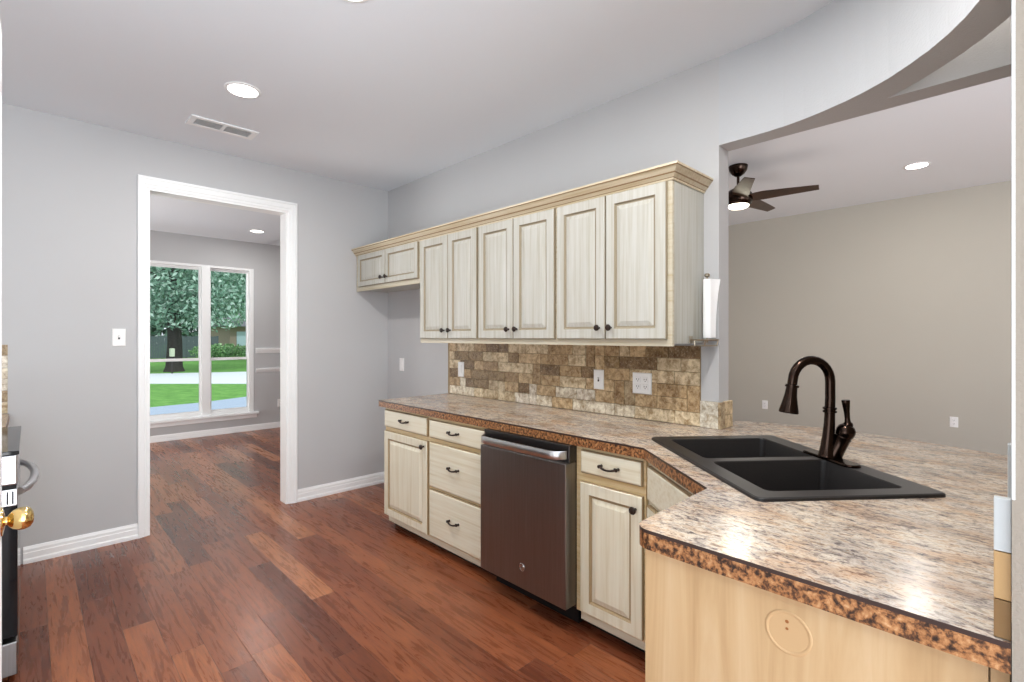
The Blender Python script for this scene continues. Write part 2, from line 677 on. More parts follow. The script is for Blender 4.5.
# header over the opening: a curved kitchen face and a straight beam that part towards the right
front = [(2.43, YO), (2.43, 0.90), (2.428, 0.82), (2.421, 0.749), (2.402, 0.665), (2.376, 0.585), (2.340, 0.50), (2.300, 0.425),
         (2.245, 0.345), (2.177, 0.272), (2.118, 0.217), (2.051, 0.166), (1.980, 0.122), (1.906, 0.087), (1.82, 0.055), (1.74, 0.030), (1.66, YR)]
back = [(2.035, YR), (2.085, 0.040), (2.155, 0.088), (2.222, 0.142), (2.285, 0.203), (2.340, 0.262), (2.385, 0.318), (2.425, 0.372), (2.43, 0.38)]
straight = [(2.43, YR), (XW2, YR), (XW2, YO)]
hd = MB()
hd.prism(front + back + straight, [], [H + 0.02, ZH])
struct(hd.build('wall_header', M['wall_rough']), 'curved grey header over the open bar counter', 'wall')
struct(MB().box(XW + 0.002, XW2 - 0.002, YR, YO, H + 0.015, HF).build('wall_header_upper', M['wall']))

wr = MB()
wr.box(1.04, 2.68, -0.13, YR, 0, HF)
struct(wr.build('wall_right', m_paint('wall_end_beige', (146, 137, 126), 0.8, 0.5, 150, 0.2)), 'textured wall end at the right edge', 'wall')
struct(MB().box(XW, XW2, YR, YO, 0, CT - 0.048).build('wall_peninsula', M['wall']))
struct(MB().box(XF, XF + 0.12, -4.2, 5.0, 0, HF).build('wall_family', m_paint('wall_paint_greige', (193, 188, 177), 0.75, 0.12, 170, 0.2, 0.3)), 'plain grey far wall of the family room', 'wall')
struct(MB().box(XW2, XF, 4.88, 5.0, 0, HF).build('wall_family_side', M['wall']))

# dining room walls
dw = MB()
WX0, WX1, WZ0, WZ1 = 0.62, 2.345, 0.275, 2.355
dw.box(-1.2, WX0, YF, YF + 0.16, 0, H)
dw.box(WX1, 4.2, YF, YF + 0.16, 0, H)
dw.box(WX0, WX1, YF, YF + 0.16, 0, WZ0)
dw.box(WX0, WX1, YF, YF + 0.16, WZ1, H)
struct(dw.build('wall_dining', M['wall']), 'grey dining room wall around the window', 'wall')
struct(MB().box(4.2, 4.32, YB, YF + 0.16, 0, H).build('wall_dining_right', M['wall']))
struct(MB().box(-1.2, -1.08, YB + 0.12, YF, 0, H).build('wall_dining_left', M['wall']))
struct(MB().box(XW2 - 0.02, 4.32, YB, YF + 0.16, H, H + 0.06).build('ceiling_dining', M['ceiling']))


# baseboards
def baseboard(name, x0, x1, y, d, h=0.1):
    m = MB()
    prof = [(0, 0), (0.018, 0), (0.018, 0.022), (0.013, 0.03), (0.013, h * 0.62), (0.010, h * 0.66), (0.010, h * 0.82), (0.006, h * 0.92), (0.004, h), (0, h)]
    m.loops([[(x, y + d * p, z) for (p, z) in prof] for x in (x0, x1)])
    o = m.build(name, M['trim'])
    return struct(o, None, 'baseboard')


baseboard('baseboard_left', -0.03, 0.523, YB, -1, 0.10)['label'] = 'white baseboard left of the cased opening'
baseboard('baseboard_back', 1.583, XW, YB, -1, 0.10)['label'] = 'white baseboard right of the cased opening'
baseboard('baseboard_dining', -1.0, 4.2, YF, -1, 0.085)['label'] = 'white baseboard under the dining window'

# casing of the opening (with the jamb lining)
tr = MB()


PR = [(0, 0), (0, 0.018), (0.10, 0.021), (0.22, 0.021), (0.26, 0.016), (0.66, 0.014), (0.72, 0.010), (0.9, 0.010), (1.0, 0.006), (1.0, 0)]
CL, CR = 0.523, 1.583
for xo, xi in ((CL, OX0 - 0.004), (CR, OX1 + 0.004)):
    tr.loops([[(xo + (xi - xo) * a, YB - b, z1 and OZ + 0.078 * (1 - a)) for a, b in PR] for z1 in (0, 1)])
tr.loops([[(xo + (xi - xo) * a, YB - b, OZ + 0.078 * (1 - a)) for a, b in PR] for xo, xi in ((CL, OX0 - 0.004), (CR, OX1 + 0.004))])
tr.box(OX0 - 0.004, OX0 + 0.012, YB - 0.003, YB + 0.125, 0, OZ)
tr.box(OX1 - 0.012, OX1 + 0.004, YB - 0.003, YB + 0.125, 0, OZ)
tr.box(OX0 + 0.012, OX1 - 0.012, YB - 0.003, YB + 0.125, OZ - 0.012, OZ)
struct(tr.build('trim_1', M['trim']), 'white casing around the opening to the dining room', 'door casing')

struct(MB().box(1.0380, 1.05, YR - 0.0036, YR + 0.0004, 1.123, HF, 0, 0.0008).build('trim_4', m_paint('corner_bead_highlight', (196, 198, 198), 0.5)), 'thin pale strip standing for light caught on the right wall corner', 'trim')  # edge highlight of the rounded corner, painted on as a white strip

# chair rails in the dining room
for i, (z0, z1, lab) in enumerate(((1.125, 1.20, 'upper of two white chair rails right of the window'), (0.845, 0.902, 'lower of two white chair rails right of the window'))):
    m = MB()
    h = z1 - z0
    prof = [(0, z0), (0.008, z0), (0.012, z0 + h * 0.3), (0.02, z0 + h * 0.5), (0.024, z0 + h * 0.75), (0.024, z0 + h * 0.92), (0.012, z1), (0, z1)]
    m.loops([[(x, YF - p, z) for p, z in prof] for x in (2.372, 4.2)])
    struct(m.build('trim_%d' % (i + 2), M['trim']), lab, 'chair rail')

# dining window
win = bpy.data.objects.new('window_1', None)
win.location = (1.5, YF, WZ0)
COL.objects.link(win)
struct(win, 'white framed double window of the dining room', 'window')
fm = MB()
fm.box(WX0, WX0 + 0.05, YF + 0.02, YF + 0.13, WZ0, WZ1)
fm.box(2.29, WX1, YF - 0.008, YF + 0.13, WZ0, WZ1, 0, 0.004)
fm.box(WX0, WX1, YF + 0.0, YF + 0.13, 2.322, WZ1, 0, 0.004)
fm.box(1.688, 1.79, YF - 0.008, YF + 0.13, WZ0, 2.33, 0, 0.004)
fm.box(WX0, WX1, YF + 0.02, YF + 0.13, WZ0, 0.318)
fm.build('window_frame', M['trim'], win)
for (x0, x1) in ((0.67, 1.688), (1.79, 2.29)):
    s = MB()
    for (z0, z1, y) in ((0.318, 1.075, YF + 0.035), (1.035, 2.322, YF + 0.07)):
        s.box(x0, x0 + 0.022, y, y + 0.03, z0, z1)
        s.box(x1 - 0.022, x1, y, y + 0.03, z0, z1)
        s.box(x0 + 0.022, x1 - 0.022, y, y + 0.03, z0, z0 + 0.03)
        s.box(x0 + 0.022, x1 - 0.022, y, y + 0.03, z1 - 0.035, z1)
    sash = s.build('sash', M['trim'], win)
    for (z0, z1, y) in ((0.345, 1.043, YF + 0.05), (1.063, 2.29, YF + 0.085)):
        MB().box(x0 + 0.02, x1 - 0.02, y - 0.002, y + 0.002, z0, z1).build('glass_pane', M['glass'], sash)
sl = MB()
sl.box(WX0 - 0.06, 2.405, YF - 0.06, YF + 0.02, 0.245, 0.277, 0, 0.006)
sl.box(WX0 - 0.04, 2.385, YF - 0.018, YF, 0.188, 0.245, 0, 0.004)
sl.build('window_sill', M['trim'], win)


# ------------------------------------------------------------------ cabinet pieces
AX, BZ, NX = (0, 1, 0), (0, 0, 1), (-1, 0, 0)


def raised_door(y0, y1, z0, z1, x, fw=0.055, t=0.02):
    m = MB()
    m.panel((x, 0, 0), AX, BZ, NX, y0, y1, z0, z1,
            [(0, 0), (0, t - 0.006), (0.002, t - 0.003), (0.005, t), (fw - 0.003, t), (fw, t - 0.002), (fw + 0.004, t - 0.008), (fw + 0.010, t - 0.008), (fw + 0.030, t - 0.002), (fw + 0.033, t - 0.001)],
            [1, 1, 0, 0, 1, 1, 1, 0, 0, 0])
    return m


def slab_front(y0, y1, z0, z1, x, t=0.02):
    m = MB()
    m.panel((x, 0, 0), AX, BZ, NX, y0, y1, z0, z1, [(0, 0), (0, t - 0.008), (0.004, t - 0.003), (0.010, t)], [1, 1, 0, 0])
    return m


def knob(y, z, x, parent):
    m = MB()
    m.lathe([(0.006, 0), (0.0055, 0.012), (0.010, 0.016), (0.0155, 0.021), (0.0165, 0.026), (0.013, 0.031), (0.006, 0.033), (0.0, 0.0335)], (x, y, z), '-x', 20)
    return m.build('knob', M['bronze'], parent, smooth=True)


def pull(y, z, x, parent, w=0.088):
    m = MB()
    pts = []
    n = 12
    for i in range(n + 1):
        f = i / n
        s = math.sin(math.pi * f)
        pts.append((x - 0.012 - 0.013 * s ** 0.6, y - w / 2 + w * f, z - 0.008 * s))
    rad = [0.0045 + 0.0012 * abs(math.cos(math.pi * i / n)) for i in range(n + 1)]
    m.tube(pts, rad, 10)
    for s in (-1, 1):
        m.lathe([(0.0075, 0), (0.0065, 0.006), (0.006, 0.014), (0.0078, 0.017), (0.0078, 0.021), (0.004, 0.0225)], (x, y + s * w / 2, z), '-x', 12)
        m.box(x - 0.02, x - 0.012, y + s * (w / 2 - 0.004) - 0.008, y + s * (w / 2 - 0.004) + 0.008, z - 0.008, z + 0.008, 0, 0.002)
    return m.build('pull_handle', M['bronze'], parent, smooth=True)


def wall_cabinet(label, y0, y1, z0, z1, doors, dz0, dz1, group=None, kz=None):
    t = thing('wall_cabinet', label, 'wall cabinet', (XW, (y0 + y1) / 2, z0), 0, group)
    b = MB()
    b.box(2.128, XW - 0.001, y0 + 0.0005, y1 - 0.0005, z0 + 0.012, z1)
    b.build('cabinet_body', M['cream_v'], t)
    f = MB()
    f.box(2.11, 2.128, y0 + 0.0005, y1 - 0.0005, z0, dz0 + 0.012, 0)
    f.box(2.11, 2.128, y0 + 0.0005, y1 - 0.0005, dz1 - 0.012, z1, 0)
    ya, yb = doors[0][0], doors[-1][1]
    f.box(2.11, 2.128, y0 + 0.0005, ya + 0.015, dz0 + 0.012, dz1 - 0.012, 0)
    f.box(2.11, 2.128, yb - 0.015, y1 - 0.0005, dz0 + 0.012, dz1 - 0.012, 0)
    mid = (doors[0][1] + doors[1][0]) / 2
    f.box(2.11, 2.128, mid - 0.02, mid + 0.02, dz0 + 0.012, dz1 - 0.012, 0)
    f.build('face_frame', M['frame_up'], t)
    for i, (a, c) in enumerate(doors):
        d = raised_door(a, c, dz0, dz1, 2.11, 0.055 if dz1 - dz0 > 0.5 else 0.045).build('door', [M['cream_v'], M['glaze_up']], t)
        ky = (c - 0.033) if i == 0 else (a + 0.033)
        knob(ky, kz or dz0 + 0.058, 2.09, d)
    return t


wall_cabinet('cream two-door wall cabinet at the end beside the sink opening', 1.121, 1.813, 1.32, 2.10, [(1.145, 1.477), (1.482, 1.802)], 1.352, 2.08)
wall_cabinet('cream two-door wall cabinet in the middle of the upper row', 1.813, 2.483, 1.32, 2.10, [(1.824, 2.147), (2.151, 2.473)], 1.352, 2.08)
wall_cabinet('cream two-door wall cabinet next to the short one over the gap', 2.483, 3.164, 1.32, 2.10, [(2.493, 2.803), (2.808, 3.146)], 1.352, 2.08)
wall_cabinet('short cream two-door cabinet over the refrigerator gap in the corner', 3.164, 4.185, 1.77, 2.10, [(3.182, 3.652), (3.66, 4.128)], 1.807, 2.085, None, 1.858)

# crown moulding along the tops with a return at the near end
cr = MB()
prof = [(0.0, 2.083), (0.004, 2.083), (0.007, 2.091), (0.009, 2.094), (0.021, 2.107), (0.024, 2.113), (0.036, 2.127), (0.040, 2.132), (0.044, 2.134), (0.047, 2.138), (0.047, 2.148), (0.0, 2.148)]
r1 = [(2.109 - p, YB - 0.001, z) for p, z in prof]
r2 = [(2.109 - p, 1.120 - p, z) for p, z in prof]
r3 = [(XW - 0.001, 1.120 - p, z) for p, z in prof]
cr.loops([r1, r2, r3], mis=[0, 0, 0])
for f in cr.bm.faces:
    c = f.calc_center_median()
    if len(f.verts) == 4 and (abs(c.z - 2.0925) < 0.0012 or abs(c.z - 2.110) < 0.0015 or abs(c.z - 2.136) < 0.0012):
        f.material_index = 1
tag(cr.build('crown_molding', [M['crown'], M['glaze_dark']]), 'cream crown molding running along the wall cabinet tops', 'molding')


def base_body(t, y0, y1, xf=1.83):
    b = MB()
    b.box(xf + 0.018, XW - 0.012, y0 + 0.001, y1 - 0.001, 0.09, CT - 0.047)
    b.build('cabinet_body', M['cream_base_v'], t)
    k = MB()
    k.box(1.905, XW - 0.02, y0 + 0.001, y1 - 0.001, 0.0, 0.09)
    k.build('toe_kick', M['toe'], t)


def face_frame(t, y0, y1, ys, zs):
    f = MB()
    for (a, c) in ys:
        f.box(1.83, 1.848, a, c, 0.095, CT - 0.047)
    yy = sorted(ys)
    for (a, c) in zs:
        for i in range(len(yy) - 1):
            f.box(1.83, 1.848, yy[i][1], yy[i + 1][0], a, c)
    f.build('face_frame', M['frame_gold'], t)
    MB().box(1.853, 1.872, y0 + 0.001, y1 - 0.001, 0.045, 0.094, 0, 0.002).build('base_rail', M['cream_base_h'], t)


# door and drawer base cabinet at the far end
t = thing('base_cabinet', 'cream base cabinet at the far end with one drawer over one door', 'base cabinet', (XW, 2.91, 0))
base_body(t, 2.632, 3.185)
face_frame(t, 2.632, 3.185, [(2.633, 2.66), (3.15, 3.184)], [(0.095, 0.125), (0.70, 0.735), (0.84, CT - 0.047)])
d = slab_front(2.648, 3.176, 0.728, 0.848, 1.83).build('drawer', [M['cream_base_h'], M['glaze']], t)
pull(2.905, 0.795, 1.81, d)
d = raised_door(2.645, 3.176, 0.104, 0.700, 1.83).build('door', [M['cream_base_v'], M['glaze']], t)
knob(2.676, 0.662, 1.81, d)

# bank of three drawers
t = thing('drawer_cabinet', 'cream base cabinet of three stacked drawers beside the dishwasher', 'drawer cabinet', (XW, 2.35, 0))
base_body(t, 2.062, 2.632)
face_frame(t, 2.062, 2.632, [(2.063, 2.11), (2.60, 2.631)], [(0.095, 0.12), (0.39, 0.43), (0.695, 0.735), (0.835, CT - 0.047)])
for (z0, z1, pz) in ((0.728, 0.842, 0.790), (0.420, 0.703, 0.575), (0.108, 0.404, 0.258)):
    d = slab_front(2.085, 2.623, z0, z1, 1.83).build('drawer', [M['cream_base_h'], M['glaze']], t)
    pull(2.362, pz, 1.81, d)

# base cabinet right of the dishwasher
t = thing('base_cabinet', 'cream base cabinet with drawer and door between dishwasher and sink corner', 'base cabinet', (XW, 1.27, 0))
base_body(t, 1.09, 1.447)
face_frame(t, 1.09, 1.447, [(1.0905, 1.115), (1.405, 1.4535)], [(0.095, 0.12), (0.70, 0.745), (0.84, CT - 0.047)])
d = slab_front(1.101, 1.419, 0.742, 0.846, 1.83).build('drawer', [M['cream_base_h'], M['glaze']], t)
pull(1.256, 0.794, 1.81, d)
d = raised_door(1.098, 1.421, 0.107, 0.702, 1.83).build('door', [M['cream_base_v'], M['glaze']], t)
knob(1.128, 0.645, 1.81, d)

# dishwasher
DY0, DY1, DX = 1.455, 2.052, 1.751
t = thing('dishwasher', 'slate stainless dishwasher with bar handle under the counter', 'dishwasher', (XW, 1.75, 0))
MB().box(1.83, XW - 0.03, DY0 + 0.004, DY1 - 0.004, 0.10, 0.855).build('tub', M['steel_dark'], t)
m = MB()
m.box(DX, 1.826, DY0, DY1, 0.115, 0.782, 0, 0.004)
m.box(DX + 0.028, 1.826, DY0, DY1, 0.782, 0.862, 1, 0.003)
dd = m.build('door', [M['steel'], M['steel_dark']], t)
m = MB()
prof = []
n = 20
for i in range(n + 1):
    f = i / n
    y = DY0 + 0.012 + (DY1 - DY0 - 0.024) * f
    e = min(f, 1 - f)
    bow = 0.046 * min(1.0, (e / 0.07)) ** 0.5 + 0.004 * math.sin(math.pi * f)
    prof.append((y, bow))
m.loops([[(DX + 0.02 - b, y, z) for (b, z) in ((bw_ + 0.006, 0.800), (bw_ + 0.010, 0.806), (bw_ + 0.010, 0.830), (bw_ + 0.005, 0.838), (bw_ - 0.004, 0.838), (bw_ - 0.004, 0.800))] for y, bw_ in prof])
m.build('bar_handle', M['steel_light'], dd, smooth=True)
# round maker's badge: ring with a scripted monogram
bd = MB()
bd.lathe([(0.0185, 0), (0.0185, 0.002), (0.0165, 0.003), (0.0160, 0.0022), (0.0, 0.0022)], (DX, 1.735, 0.222), '-x', 28)


def stroke(pts, r=0.0009):
    bd.tube([(DX - 0.0028, 1.735 - a * 0.001, 0.222 + b * 0.001) for a, b in pts], r, 6, 1)


stroke([(-1, 5), (-3.5, 6.5), (-6.5, 4), (-7, 0), (-5.5, -4), (-2.5, -5), (-1, -2.5), (-1.5, 0.5), (-3.5, 0)])
stroke([(6.5, 4.5), (4, 6.5), (2, 4.5), (3, 1.5), (5, 1), (3, 0.5), (1.2, -2.5), (3.5, -5.2), (7, -3)])
for a in range(4):
    an = math.radians(45 + 90 * a)
    stroke([(13.2 * math.cos(an + s), 13.2 * math.sin(an + s)) for s in (-0.45, -0.2, 0.05, 0.3, 0.45)], 0.0007)
bd.build('round_badge', [M['chrome'], M['steel_dark']], dd, smooth=True)
m = MB()
m.box(1.86, 1.90, DY0 + 0.01, DY1 - 0.01, 0.012, 0.112)
m.build('toe_panel', M['black'], t)
for y in (DY0 + 0.05, DY1 - 0.05):
    m = MB()
    m.lathe([(0.014, 0), (0.014, 0.008), (0.006, 0.01), (0.006, 0.1)], (1.95, y, 0), 'z', 12)
    m.build('levelling_foot', M['black'], t)

# diagonal sink cabinet: shell panels, open inside for the bowls
SA = math.radians(50.0)
U = Vector((math.cos(SA), math.sin(SA), 0))
p0 = Vector((1.845, 1.088, 0))
p1 = Vector((1.505, 0.664, 0))
dg = (p0 - p1).normalized()
nd = Vector((-dg.y, dg.x, 0))
if nd.dot(Vector((-1, 0.6, 0))) < 0:
    nd = -nd
t = thing('sink_cabinet', 'cream corner cabinet set diagonally under the sink', 'sink cabinet', (1.9, 0.8, 0))
Ld = (p0 - p1).length
m = MB()
for (a0, a1, z0, z1) in ((0, 0.05, 0.09, 0.863), (Ld - 0.05, Ld, 0.09, 0.863), (0.05, Ld - 0.05, 0.80, 0.863), (0.05, Ld - 0.05, 0.64, 0.71), (0.05, Ld - 0.05, 0.09, 0.12)):
    pts = []
    for z in (z0, z1):
        pts.append([p1 + dg * a0 + Vector((0, 0, z)), p1 + dg * a1 + Vector((0, 0, z)), p1 + dg * a1 - nd * 0.018 + Vector((0, 0, z)), p1 + dg * a0 - nd * 0.018 + Vector((0, 0, z))])
    m.loops(pts)
m.build('face_frame', M['cream_base_v'], t)
m = MB()
m.panel(p1, dg, BZ, nd, 0.03, Ld - 0.03, 0.695, 0.835, [(0, 0), (0, 0.012), (0.004, 0.017), (0.010, 0.02)], [1, 1, 0, 0])
m.build('false_drawer_front', [M['cream_base_h'], M['glaze']], t)
m = MB()
m.panel(p1, dg, BZ, nd, 0.03, Ld - 0.03, 0.10, 0.675, [(0, 0), (0, 0.014), (0.005, 0.02), (0.052, 0.02), (0.06, 0.012), (0.066, 0.012), (0.086, 0.018), (0.09, 0.019)], [1, 1, 0, 1, 1, 0, 0, 0])
dk = m.build('door', [M['cream_base_v'], M['glaze']], t)
m = MB()
m.lathe([(0.006, 0), (0.0055, 0.012), (0.0155, 0.021), (0.0165, 0.026), (0.006, 0.033), (0.0, 0.0335)], p1 + dg * 0.06 + nd * 0.02 + Vector((0, 0, 0.62)), nd, 18)
m.build('knob', M['bronze'], dk, smooth=True)
m = MB()
m.loops([[(1.53, 0.03, z), (XW - 0.005, 0.03, z), (XW - 0.005, 1.08, z), (1.87, 1.08, z), (1.53, 0.655, z)] for z in (0.09, 0.108)])
m.build('cabinet_floor', M['maple'], t)
m = MB()
m.loops([[p + Vector((0, 0, z)) for p in (p1 - nd * 0.075, p0 - nd * 0.075, p0 - nd * 0.09, p1 - nd * 0.09)] for z in (0, 0.09)])
m.build('toe_kick', M['toe'], t)

# peninsula cabinet with the maple end panel
t = thing('peninsula_cabinet', 'maple veneered cabinet end panel under the near counter edge', 'cabinet', (1.3, 0.33, 0))
m = MB()
m.box(1.09, 1.106, YR + 0.002, 0.64, 0.0, CT - 0.047)
m.box(1.09, 1.50, 0.624, 0.64, 0.09, CT - 0.047)
m.box(1.09, 1.50, YR + 0.002, 0.018, 0.0, CT - 0.047)
m.box(1.106, 1.50, 0.018, 0.624, 0.09, 0.106)
m.build('cabinet_body', M['maple'], t)
ep = MB()
ep.box(1.072, 1.09, YR + 0.026, 0.641, 0.0, CT - 0.0475, 0, 0.001)
panel_o = ep.build('end_panel', M['maple'], t)
MB().box(1.074, 1.09, YR + 0.002, YR + 0.024, 0.0, CT - 0.0475, 0, 0.001).build('corner_stile', M['maple'], t)
pt = MB()
cp = (1.072, 0.324, 0.781)
ring = [(0.0, 0.0006), (0.036, 0.0006), (0.0385, 0.0016), (0.041, 0.0016), (0.043, 0.0002)]
pt.lathe([(r, h) for r, h in reversed(ring)], cp, '-x', 40)
pt.lathe([(0.0035, 0), (0.0035, 0.0012), (0, 0.0012)], (1.072, 0.326, 0.802), '-x', 10, 1)
pt.lathe([(0.0028, 0), (0.0028, 0.0012), (0, 0.0012)], (1.072, 0.326, 0.788), '-x', 10, 1)
m_patch = m_paint('maple_patch', (188, 156, 116), 0.45)
pt.build('round_patch', [m_patch, m_paint('maple_knot', (146, 92, 52), 0.6)], panel_o)

# ------------------------------------------------------------------ countertop
SC = Vector((1.922, 0.652, 0))          # sink centre
RZ = math.radians(-40.0)
ex = Vector((math.cos(RZ), math.sin(RZ), 0))
ey = Vector((-math.sin(RZ), math.cos(RZ), 0))


def arc(cx, cy, r, a0, a1, n=6):
    return [(cx + r * math.cos(math.radians(a0 + (a1 - a0) * i / n)), cy + r * math.sin(math.radians(a0 + (a1 - a0) * i / n))) for i in range(n + 1)]


outer = [(XW - 0.001, 3.235), (1.800, 3.235), (1.800, 1.083), (1.458, 0.662)]
outer += arc(1.082, 0.614, 0.042, 88, 180)
outer += [(1.040, YR + 0.001), (2.672, YR + 0.001), (2.70, 0.10), (2.735, 0.20), (2.775, 0.315), (2.808, 0.43), (2.830, 0.55), (2.835, 0.66), (2.826, 0.78), (2.806, 0.90), (2.785, 1.0),
          (2.76, 1.06), (2.72, 1.092), (2.67, 1.10), (XW2 + 0.006, 1.10), (XW2 + 0.006, YO - 0.001), (XW - 0.001, YO - 0.001)]
hole = []
for (a, b) in rrect(0.268, 0.408, 0.02, 3):
    q = SC + ex * a + ey * b
    hole.append((q.x, q.y))
ct = MB()
ct.prism(outer, [hole], [CT, CT - 0.0085, CT - 0.046], 0, 2, [1, 2])
ct_o = ct.build('countertop', [M['laminate'], M['edge_seam'], M['edge_band']])
tag(ct_o, 'brown and cream granite-look laminate counter running along the wall and around the sink', 'countertop')

# ------------------------------------------------------------------ sink (local x across, y along)
sk = thing('kitchen_sink', 'black double bowl drop-in sink set diagonally in the counter', 'sink', (SC.x, SC.y, CT), RZ)
m = MB()
HX, HY = 0.284, 0.425
bm = m.bm
out_top = rrect(HX - 0.006, HY - 0.006, 0.022, 5)
b1 = rrect(0.2125, 0.170, 0.022, 5, -0.0085, 0.192)
b2 = rrect(0.2125, 0.172, 0.022, 5, -0.0085, -0.194)
DZ = 0.0105


def vring(pts, z):
    return [bm.verts.new((p[0], p[1], z)) for p in pts]


r_out = vring(out_top, DZ)
r_b1, r_b2 = vring(b1, DZ), vring(b2, DZ)
es = []
for r in (r_out, r_b1, r_b2):
    for i in range(len(r)):
        es.append(bm.edges.new((r[i], r[(i + 1) % len(r)])))
bmesh.ops.triangle_fill(bm, edges=es, use_beauty=True)


def bridge(ra, rb):
    n_ = len(ra)
    for i in range(n_):
        bm.faces.new((ra[i], ra[(i + 1) % n_], rb[(i + 1) % n_], rb[i]))


r2_ = vring(rrect(HX - 0.001, HY - 0.001, 0.026, 5), DZ - 0.003)
r3_ = vring(rrect(HX, HY, 0.027, 5), 0.0003)
bridge(r_out, r2_)
bridge(r2_, r3_)
for rb, hx, hy, cy in ((r_b1, 0.2125, 0.170, 0.192), (r_b2, 0.2125, 0.172, -0.194)):
    prev = rb
    for (ins, z, rr) in ((0.0015, DZ - 0.0015, 0.022), (0.003, DZ - 0.005, 0.022), (0.010, -0.17, 0.024), (0.018, -0.195, 0.03), (0.04, -0.20, 0.03)):
        cur = vring(rrect(hx - ins, hy - ins, rr, 5, -0.0085, cy), z)
        bridge(prev, cur)
        prev = cur
    bm.faces.new(prev)
bmesh.ops.recalc_face_normals(bm, faces=bm.faces[:])
m.build('basin', M['sink'], sk, smooth=True, world=False).data.set_sharp_from_angle(angle=math.radians(22))
for cy in (0.192, -0.194):
    d_ = MB()
    d_.lathe([(0.055, 0), (0.055, 0.003), (0.045, 0.004), (0.038, 0.001), (0.0, 0.001)], (-0.0085, cy, -0.2), 'z', 28)
    d_.build('drain', M['steel_dark'], sk, smooth=True, world=False)

# ------------------------------------------------------------------ faucet (local x = towards the back of the sink, y along the sink)
FP = SC + ex * 0.226 + ey * -0.022
fa = thing('kitchen_faucet', 'dark bronze pull-down gooseneck faucet standing on the sink rim', 'faucet', (FP.x, FP.y, CT + DZ), RZ)
m = MB()
pl = rrect(0.030, 0.128, 0.029, 8)
pl2 = rrect(0.026, 0.124, 0.0255, 8)
m.loops([[(a, b, 0) for a, b in pl], [(a, b, 0.005) for a, b in pl], [(a, b, 0.009) for a, b in pl2]], mis=[0, 0, 0])
m.build('deck_plate', M['bronze_metal'], fa, smooth=True, world=False)
m = MB()
path, rad = [], []
for (x, z, r) in ((-0.014, 0.009, 0.029), (-0.013, 0.016, 0.027), (-0.011, 0.045, 0.0225), (-0.007, 0.085, 0.0195), (-0.003, 0.13, 0.0178), (-0.002, 0.16, 0.0172)):
    path.append((x, 0, z))
    rad.append(r)
cxA, czA, RA = -0.071, 0.282, 0.071
path.append((0.0, 0, 0.22))
rad.append(0.0165)
for i in range(0, 15):
    a = math.radians(180.0 * i / 14 * 0.97)
    path.append((cxA + RA * math.cos(a), 0, czA + RA * 1.08 * math.sin(a)))
    rad.append(0.0163)
path.append((path[-1][0] - 0.003, 0, path[-1][2] - 0.022))
rad.append(0.0163)
m.tube(path, rad, 20)
m.build('spout', M['bronze_metal'], fa, smooth=True, world=False)
m = MB()
m.lathe([(0.0175, 0), (0.0225, 0.002), (0.0225, 0.008), (0.0185, 0.0095), (0.0185, 0.0125), (0.0225, 0.014), (0.0225, 0.020), (0.0175, 0.022)], (-0.0018, 0, 0.168), 'z', 24)
m.build('collar', M['bronze_metal'], fa, smooth=True, world=False)
m = MB()
e = Vector(path[-1])
dirn = (Vector(path[-1]) - Vector(path[-2])).normalized()
m.lathe([(0.0165, -0.006), (0.0228, -0.003), (0.0228, 0.005), (0.0180, 0.006), (0.0185, 0.012), (0.0205, 0.035), (0.0255, 0.062), (0.0315, 0.088), (0.0325, 0.096), (0.030, 0.099), (0.024, 0.097), (0.0, 0.096)], e, dirn, 26)
m.build('spray_head', M['bronze_metal'], fa, smooth=True, world=False)
m = MB()
vb = Vector((0.36, -0.16, 0.92)).normalized()
b0 = Vector((0.008, -0.004, 0.012))
m.lathe([(0.027, 0.0), (0.0265, 0.04), (0.0265, 0.070), (0.028, 0.073), (0.028, 0.077), (0.0262, 0.079), (0.0295, 0.089), (0.0305, 0.100), (0.028, 0.112), (0.021, 0.121), (0.012, 0.126), (0.0, 0.127)], b0, vb, 26)
m.build('valve_body', M['bronze_metal'], fa, smooth=True, world=False)
m = MB()
top = b0 + vb * 0.118
lv = Vector((-0.10, 0.0, 1.0)).normalized()
m.lathe([(0.013, -0.006), (0.016, 0.004), (0.0155, 0.012), (0.010, 0.018), (0.0085, 0.03), (0.0095, 0.055), (0.0125, 0.083), (0.0135, 0.092), (0.0125, 0.097), (0.0, 0.0985)], top, lv, 20)
m.build('lever', M['bronze_metal'], fa, smooth=True, world=False)

# ------------------------------------------------------------------ tile backsplash
random.seed(11)


def tile_wall(m, ycells, rows, z0, cell, mk, explicit=()):
    occ = [[False] * ycells for _ in range(rows)]

    def place(c, r, w, h):
        for i in range(w):
            for j in range(h):
                occ[r + j][c + i] = True
        mk(c * cell, (c + w) * cell, z0 + r * cell * 2, z0 + (r + h) * cell * 2, r)
    for (c, r, w, h) in explicit:
        place(c, r, w, h)
    for r in range(rows):
        c = 0
        while c < ycells:
            if occ[r][c]:
                c += 1
                continue
            run = 0
            while c + run < ycells and not occ[r][c + run]:
                run += 1
            if r < rows - 1 and run >= 2 and random.random() < 0.07 and not occ[r + 1][c] and not occ[r + 1][c + 1]:
                place(c, r, 2, 2)
                c += 2
                continue
            w = min(random.choice((3, 4, 4, 5, 5, 6, 6)), run)
            if run - w == 1:
                w = run if run <= 6 else w - 1
            place(c, r, w, 1)
            c += w


bs = thing('tile_backsplash', 'tan and brown travertine tile backsplash between counter and wall cabinets', 'backsplash', (XW, 2.2, CT))
tm, tp = MB(), MB()
CELL = 0.0341


